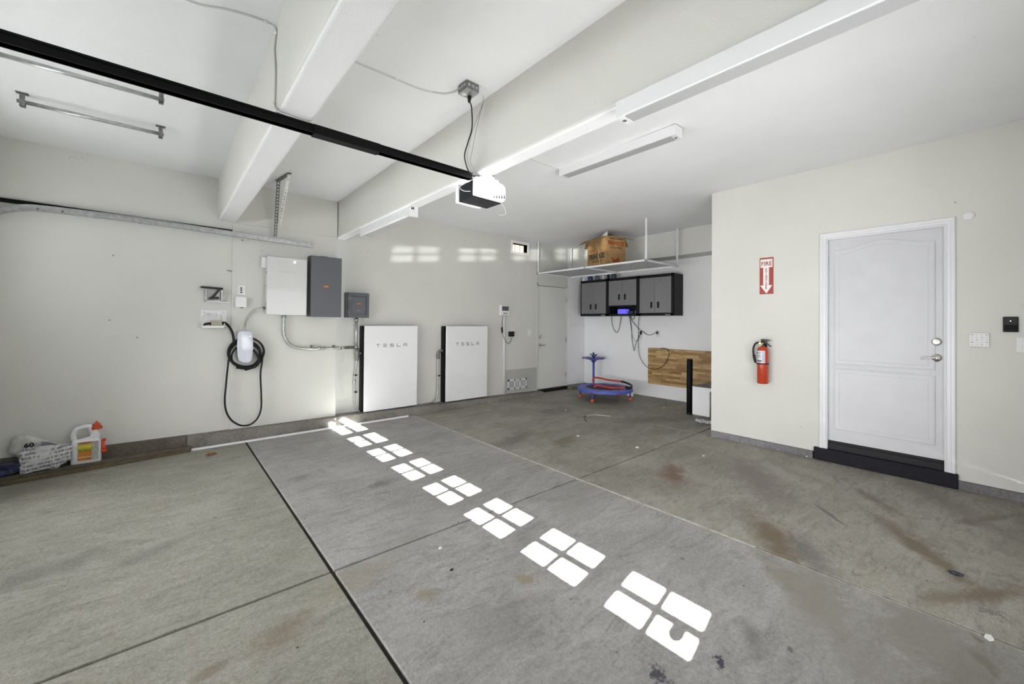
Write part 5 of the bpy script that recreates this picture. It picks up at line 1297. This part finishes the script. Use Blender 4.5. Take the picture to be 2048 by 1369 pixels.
# jug
def jp(px, py, y=5.34): return A(px, py, y)
zg = ZL
jb = Z(139, 932, zg); je = Z(201, 923, zg)
ux_ = (je - jb); ux_.z = 0; WJ = ux_.length; ux_.normalize(); vy = Vector((-ux_.y, ux_.x, 0))
HJ = A(140, 870, jb.y).z - zg
sc_ = A(141, 865, jb.y).z - zg
t = thing('sprayer_jug', jb + ux_ * WJ / 2 + vy * .055, 'white weed killer jug with orange label and red cap at the foot of the wall', 'jug')
DJ = .085
def J(u, v, z): return jb + ux_ * u + vy * v + V(0, 0, z)
ht_ = sc_ * .90
b = bmesh.new()
sec = [(0, .0, .006), (.012, 0, 0), (.05, 0, 0), (ht_ * .68, 0, 0), (ht_ * .78, .012, .008), (ht_ * .80, .02, .014)]
rows = []
for z, iu, iv in sec:
    rr = []
    for k in range(28):
        a = 2 * PI * k / 28; c_, s_ = math.cos(a), math.sin(a)
        su = math.copysign(abs(c_) ** .35, c_); sv = math.copysign(abs(s_) ** .45, s_)
        rr.append(b.verts.new(J(WJ / 2 + su * (WJ / 2 - iu), DJ / 2 + sv * (DJ / 2 - iv), z)))
    rows.append(rr)
for a, c in zip(rows, rows[1:]):
    for k in range(28): b.faces.new((a[k], a[(k + 1) % 28], c[(k + 1) % 28], c[k]))
b.faces.new(rows[0][::-1]); b.faces.new(rows[-1])
obj('body', b, PLASW, t, smooth=True)
zt0 = ht_ * .79
# shoulder, handle loop and neck
hp = [(WJ * .05 + .012, zt0 - .01), (WJ * .07, zt0 + .05), (WJ * .16, zt0 + .095), (WJ * .30, zt0 + .108), (WJ * .52, zt0 + .115), (WJ * .62, zt0 + .10), (WJ * .68, zt0 + .06), (WJ * .78, zt0 + .02)]
obj('handle', tube(bmesh.new(), spline([J(u, DJ / 2, z) for u, z in hp], 6), .021, 12), PLASW, t)
b = bmesh.new(); prism(b, [J(u, DJ * .2, z) for u, z in [(.01, zt0 - .004), (WJ - .01, zt0 - .004), (WJ - .008, zt0 + .03), (WJ - .03, zt0 + .085), (WJ * .74, zt0 + .085), (WJ * .62, zt0 + .025), (WJ * .3, zt0 + .004)]], vy * DJ * .6)
obj('shoulder', b, PLASW, t, bevel=.008, seg=3, smooth=True)
REDC = mat('red orange cap', (.55, .06, .015), .35)
cu = WJ * .82; cc_ = J(cu, DJ / 2, zt0 + .084)
b = bmesh.new(); lathe(b, cc_, [(.036, 0), (.036, .014), (.026, .03), (.028, .036), (.024, .05), (.010, .058), (.006, .072), (.001, .074)], 16)
for k in range(8):
    a = 2 * PI * k / 8; q = cc_ + V(.034 * math.cos(a), .034 * math.sin(a), .006); lathe(b, q, [(.006, -.004), (.006, .014), (.002, .02)], 6)
obj('cap', b, REDC, t, label='red screw cap')
b = bmesh.new(); tube(b, [J(WJ + .008, .03, ht_ * .70), J(WJ + .014, .03, ht_ * .45), J(WJ + .018, .03, ht_ * .38)], [.012, .014, .020], 10); tube(b, [J(WJ + .004, .03, ht_ * .72), J(WJ + .03, .03, ht_ * .70)], .012, 10); tube(b, [J(WJ + .020, .03, ht_ * .38), J(WJ + .035, .03, ht_ * .45)], .008, 8); tube(b, [J(WJ + .018, .03, ht_ * .38), J(WJ + .018, .03, ht_ * .27)], .022, 10)
obj('spray_nozzle', b, REDC, t, label='red spray handle clipped to the side')
def lab(u0, u1, z0, z1, m, nm, k=0): 
    b = bmesh.new(); prism(b, [J(u0 * WJ, -.0012 - .0006 * k, z0 * ht_), J(u1 * WJ, -.0012 - .0006 * k, z0 * ht_), J(u1 * WJ, -.0012 - .0006 * k, z1 * ht_), J(u0 * WJ, -.0012 - .0006 * k, z1 * ht_)], vy * .001); return obj(nm, b, m, t)
lab(.24, .93, .10, .72, mat('grey label paper', (.42, .42, .41), .5, var=.3, vscale=80), 'label_sheet')
lab(.26, .70, .11, .72, mat('label orange', (.55, .20, .03), .45), 'label_orange', 1)
lab(.27, .69, .48, .64, mat('label yellow', (.60, .44, .03), .45), 'label_yellow', 2)
lab(.27, .69, .405, .48, mat('label green', (.10, .20, .05), .45), 'label_green', 2)
lab(.27, .69, .20, .235, mat('label cream', (.62, .5, .3), .45), 'label_line', 2)
lab(.27, .69, .64, .655, mat('label cream', (.62, .5, .3), .45), 'label_line', 2)
text('lettering', 'MAX', .03, J(.48 * WJ, -.004, .655 * ht_), ux_, (0, 0, 1), INK, t)
text('lettering', 'KILLS WEEDS', .024, J(.48 * WJ, -.004, .54 * ht_), ux_, (0, 0, 1), mat('label lime', (.65, .75, .1), .4), t, sx=.85, bold=.001)
text('lettering', '& GRASSES', .022, J(.48 * WJ, -.004, .42 * ht_), ux_, (0, 0, 1), YELL, t, sx=.85)
text('lettering', '1 GAL', .018, J(.60 * WJ, -.004, .14 * ht_), ux_, (0, 0, 1), INK, t)
# printed plastic bag in front, translucent bag behind, blue cloth at the left
def sack(name, c, rx, ry, rz, m, label, cat, seed, rough=.25, flat=.75, ang=0, lean=0, sub=5, kn=6):
    b = bmesh.new(); bmesh.ops.create_icosphere(b, subdivisions=sub, radius=1); so = Vector((seed, seed * 1.7, 0))
    ca_, sa_ = math.cos(ang), math.sin(ang)
    for v in b.verts:
        d_ = v.co.copy()
        q = Vector([math.copysign(abs(k) ** flat, k) for k in d_])
        f = 1 + rough * (noise.noise(d_ * 1.6 + so)) + rough * .5 * (abs(noise.noise(d_ * kn + so)) - .2) + rough * .22 * noise.noise(d_ * 14 + so)
        x, y, z = q.x * rx * f, q.y * ry * f, q.z * rz * f
        x += lean * z
        v.co = Vector(c) + V(x * ca_ - y * sa_, x * sa_ + y * ca_, z)
        v.co.z = max(v.co.z, Vector(c).z - rz * .97)
    return tag(obj(name, b, m, None, smooth=True), label, cat)
def bagmat(name, col, ink, sc, thr, rotz=0.0):
    m, nt, b = nodes(name); L = nt.links.new
    b.inputs['Roughness'].default_value = .25; b.inputs['Coat Weight'].default_value = .3
    tc = N(nt, 'ShaderNodeTexCoord'); mp = N(nt, 'ShaderNodeMapping'); L(tc.outputs['Object'], mp.inputs[0]); mp.inputs['Rotation'].default_value = (0, rotz, 0)
    sp = N(nt, 'ShaderNodeSeparateXYZ'); L(mp.outputs[0], sp.inputs[0])
    s_ = N(nt, 'ShaderNodeMath', operation='MULTIPLY'); L(sp.outputs[2], s_.inputs[0]); s_.inputs[1].default_value = 190
    sn = N(nt, 'ShaderNodeMath', operation='SINE'); L(s_.outputs[0], sn.inputs[0])
    mp2 = N(nt, 'ShaderNodeMapping'); L(mp.outputs[0], mp2.inputs[0]); mp2.inputs['Scale'].default_value = (110, 20, 20); n1 = N(nt, 'ShaderNodeTexNoise'); inp(n1, Scale=1, Detail=1); L(mp2.outputs[0], n1.inputs['Vector'])
    g1_ = N(nt, 'ShaderNodeMath', operation='GREATER_THAN'); L(n1.outputs[0], g1_.inputs[0]); g1_.inputs[1].default_value = .46
    g2_ = N(nt, 'ShaderNodeMath', operation='GREATER_THAN'); L(sn.outputs[0], g2_.inputs[0]); g2_.inputs[1].default_value = -.2
    n3 = N(nt, 'ShaderNodeTexNoise'); inp(n3, Scale=sc, Detail=1); L(tc.outputs['Object'], n3.inputs['Vector'])
    g3_ = N(nt, 'ShaderNodeMath', operation='GREATER_THAN'); L(n3.outputs[0], g3_.inputs[0]); g3_.inputs[1].default_value = thr
    m1 = N(nt, 'ShaderNodeMath', operation='MULTIPLY'); L(g1_.outputs[0], m1.inputs[0]); L(g2_.outputs[0], m1.inputs[1])
    m2 = N(nt, 'ShaderNodeMath', operation='MULTIPLY'); L(m1.outputs[0], m2.inputs[0]); L(g3_.outputs[0], m2.inputs[1])
    mx = N(nt, 'ShaderNodeMix', data_type='RGBA'); L(m2.outputs[0], mx.inputs[0]); mx.inputs[6].default_value = (*col, 1); mx.inputs[7].default_value = (*ink, 1); L(mx.outputs[2], b.inputs['Base Color'])
    return m
BAGP = bagmat('printed white bag', (.60, .60, .59), (.26, .26, .31), 7, .38, .12)
BAGT = mat('milky plastic bag', (.56, .56, .53), .3, var=.25, vscale=14)
ya = 5.345; xa, xb = A(40, 920, ya).x, A(139, 920, ya).x; zt_ = A(90, 893, ya).z
sack('printed_bag', ((xa + xb) / 2 - .01, ya + .03, ZL + (zt_ - ZL) * .48), (xb - xa) / 2 * .98, .062, (zt_ - ZL) * .50, BAGP, 'crumpled white bag with grey printed text beside the jug', 'bag', 3.1, .30, .62, .04, .05)
ya = 5.46; xa, xb = A(24, 890, ya).x, A(139, 890, ya).x
b = bmesh.new(); ol = [(18, 906), (26, 879), (33, 874.5), (46, 872.5), (52, 871), (60, 872), (82, 878), (110, 885), (138, 893), (141, 915), (120, 925), (60, 925), (30, 915)]
n = 14; ctr = A(80, 902, ya)
rings = []
for k in range(n + 1):
    f = k / n; yy = ya - .028 * math.sin(PI * f) ** .5 + .05 * f * .0
    rings.append(f)
fr = []; bk = []
R_ = [A(x, y, ya) for x, y in ol]
pts_ = []
for i in range(len(R_)):
    for q in range(4): pts_.append(R_[i].lerp(R_[(i + 1) % len(R_)], q / 4))
def lay(sg_):
    rows = []
    for f, d_ in ((1, 0), (.93, .010), (.8, .018), (.55, .024), (.25, .026)):
        rows.append([b.verts.new((ctr.x + (p.x - ctr.x) * f, ya + sg_ * (d_ + (.010 * noise.noise(V(p.x * 16 * f, p.z * 16 * f, sg_)) if f < 1 else 0)), ctr.z + (p.z - ctr.z) * f + (0 if f == 1 else .004 * noise.noise(V(p.x * 30, p.z * 30, 2))))) for p in pts_])
    m = len(pts_)
    for a, c in zip(rows, rows[1:]):
        for k in range(m): b.faces.new((a[k], a[(k + 1) % m], c[(k + 1) % m], c[k]))
    b.faces.new(rows[-1]); return rows[0]
ra = lay(-1); rb = lay(1); bmesh.ops.remove_doubles(b, verts=b.verts, dist=1e-5); bmesh.ops.recalc_face_normals(b, faces=b.faces)
t = thing('milky_bag', (ctr.x, ya, .16), 'milky plastic bag leaning on the wall behind the printed bag', 'bag')
obj('film', b, BAGT, t, smooth=True)
text('lettering', '60', .05, A(58, 895, ya - .042), (1, 0, 0), (0, 0, 1), BLACKP, t, bold=.002, sx=1.2)
b = bmesh.new(); prism(b, [A(83, 894, ya - .040), A(83, 884, ya - .040), A(100, 885, ya - .040), A(128, 893, ya - .040), A(136, 899, ya - .040), A(110, 896, ya - .040)], (0, .002, 0)); obj('print_patch', b, mat('grey print', (.25, .25, .28), .5, var=.6, vscale=90), t)
b = bmesh.new(); tube(b, [A(30, 876.5, ya - .03), A(39, 875.5, ya - .03)], .004, 6); obj('handle_slot', b, INKL, t)
ya = 5.36; q = A(10, 915, ya)
sack('blue_bag', (q.x - .02, ya + .02, ZL + .045), .15, .05, .05, mat('navy plastic sheet', (.012, .018, .07), .3, var=.4), 'navy blue bag slumped left of the printed bag', 'bag', 5.9, .35, .7, .1, .45)
# ------------------------------------------------------------------ litter on the floor
LEAF = mat('dry orange leaf', (.42, .22, .05), .6, var=.35, vscale=40)
q = Z(421, 911, .004); b = bmesh.new()
lf = [(-.05, 0), (-.045, .03), (-.02, .035), (-.01, .055), (.0, .03), (.03, .028), (.06, .022), (.035, .0), (.01, -.015), (-.015, -.03), (-.04, -.02)]
tv = [b.verts.new((q.x + x, q.y + y, .004 + .020 * abs(math.sin(x * 40 + y * 30)))) for x, y in lf]; cvx = b.verts.new((q.x, q.y + .005, .006))
for i in range(len(lf)): b.faces.new((tv[i], tv[(i + 1) % len(lf)], cvx))
bmesh.ops.solidify(b, geom=b.faces[:], thickness=.0012)
tag(obj('dry_leaf', b, LEAF), 'dry orange leaf on the floor near the brown grate end', 'leaf')
PAP = mat('paper scrap', (.72, .72, .70), .6)
def scrap(px, py, sx_, sy_, label, m=PAP, name='paper_scrap', h_=.006, cat='paper'):
    q = Z(px, py, 0); b = bmesh.new(); a = random.random() * 3
    pts = [V(q.x + sx_ * math.cos(a + k * PI / 2.5) * random.uniform(.7, 1.1), q.y + sy_ * math.sin(a + k * PI / 2.5) * random.uniform(.7, 1.1), .001) for k in range(5)]
    prism(b, pts, (0.002, 0.001, h_)); tag(obj(name, b, m), label, cat)
scrap(1274, 896, .028, .022, 'white paper scrap on the brown concrete right of centre')
scrap(1156, 873, .02, .018, 'small white paper scrap nearer the trampoline side of the floor')
scrap(1131, 821, .018, .016, 'small pale crumb on the floor before the exit door')
scrap(1978, 1278, .028, .016, 'white paper scrap by the dark spots at lower right')
scrap(1328, 816, .05, .012, 'flat pale scrap on the floor before the wood panel')
scrap(1407, 913, .010, .010, 'tiny white crumb on the floor before the right wall', PAP, 'crumb', .006, 'crumb')
scrap(880, 1098, .012, .010, 'tiny white crumb on the pale slab between the sun patches and the long joint', PAP, 'crumb', .005, 'crumb')
scrap(1614, 914, .028, .012, 'chip of white plaster at the foot of the black door step', PAP, 'plaster_chip', .010, 'chip')
scrap(903, 1142, .012, .008, 'small dark chip on the pale slab near the sun patches', BLACKP, 'dark_chip', .006, 'chip')
q = Z(1912, 1150, 0)
b = bmesh.new(); bmesh.ops.create_icosphere(b, subdivisions=3, radius=1)
for v in b.verts: v.co = V(q.x + v.co.x * .018, q.y + v.co.y * .03, .009 + v.co.z * .009)
tag(obj('metal_bit', b, mat('dark shiny scrap', (.05, .06, .09), .15, .6), None, smooth=True), 'small shiny dark bit on the floor below the door', 'scrap')
tag(obj('cord_scrap', tb([Z(1174, 833, .006), Z(1183, 830.5, .01), Z(1195, 830.5, .012), Z(1208, 832, .008), Z(1222, 833, .006)], .007, 6, 5), mat('dirty white cord', (.42, .40, .35), .7)), 'dirty white cord scrap on the floor before the trampoline', 'cord')
tag(obj('twig', tb([Z(1173, 833, .006), Z(1168, 834, .006), Z(1170, 840, .006), Z(1174, 843, .005)], .004, 5, 4), mat('dark twig', (.05, .045, .035), .8)), 'dark curved twig by the end of the white cord scrap', 'twig')
scrap(1257, 792, .03, .03, 'small white clump beside the trampoline leg', PAP, 'paper_scrap', .05)
b = bmesh.new()
rnd = random.Random(4)
for k in range(170):
    x = rnd.uniform(.0, 6.6); y = rnd.uniform(-.3, 5.1)
    if x > 5.0 and y < 2.3: continue
    s_ = rnd.uniform(.002, .007); a = rnd.random() * 3
    prism(b, [V(x + s_ * math.cos(a + j * 2.09), y + s_ * math.sin(a + j * 2.09) * .6, .0004) for j in range(3)], (0, 0, s_ * .5))
tag(obj('floor_grit', b, mat('dark grit', (.07, .06, .05), .9)), 'tiny dark specks of dirt scattered over the floor', 'dirt', kind='stuff')

# dust specks gathered on the ceiling and walls near the near beam
b = bmesh.new(); rnd = random.Random(9)
for k in range(150):
    if k < 70: c = B(rnd.gauss(448, 7), rnd.uniform(290, 365), .4385); n_ = V(-1, 0, 0)
    elif k < 105: c = A(rnd.gauss(160, 16), rnd.gauss(314, 7), YL - .0006); n_ = V(0, -1, 0)
    else: c = A(rnd.gauss(745, 16), rnd.gauss(505, 8), YA - .0006); n_ = V(0, -1, 0)
    r_ = rnd.uniform(.0015, .0045); u_ = n_.cross(V(0, 0, 1))
    prism(b, [c + u_ * r_ * math.cos(j * 2.09 + k) + V(0, 0, r_ * math.sin(j * 2.09 + k)) for j in range(3)], n_ * -.001)
tag(obj('wall_specks', b, mat('grey dust specks', (.16, .155, .14), .9)), 'clusters of tiny dark dust specks on the near beam end and the left wall', 'dirt', kind='stuff')
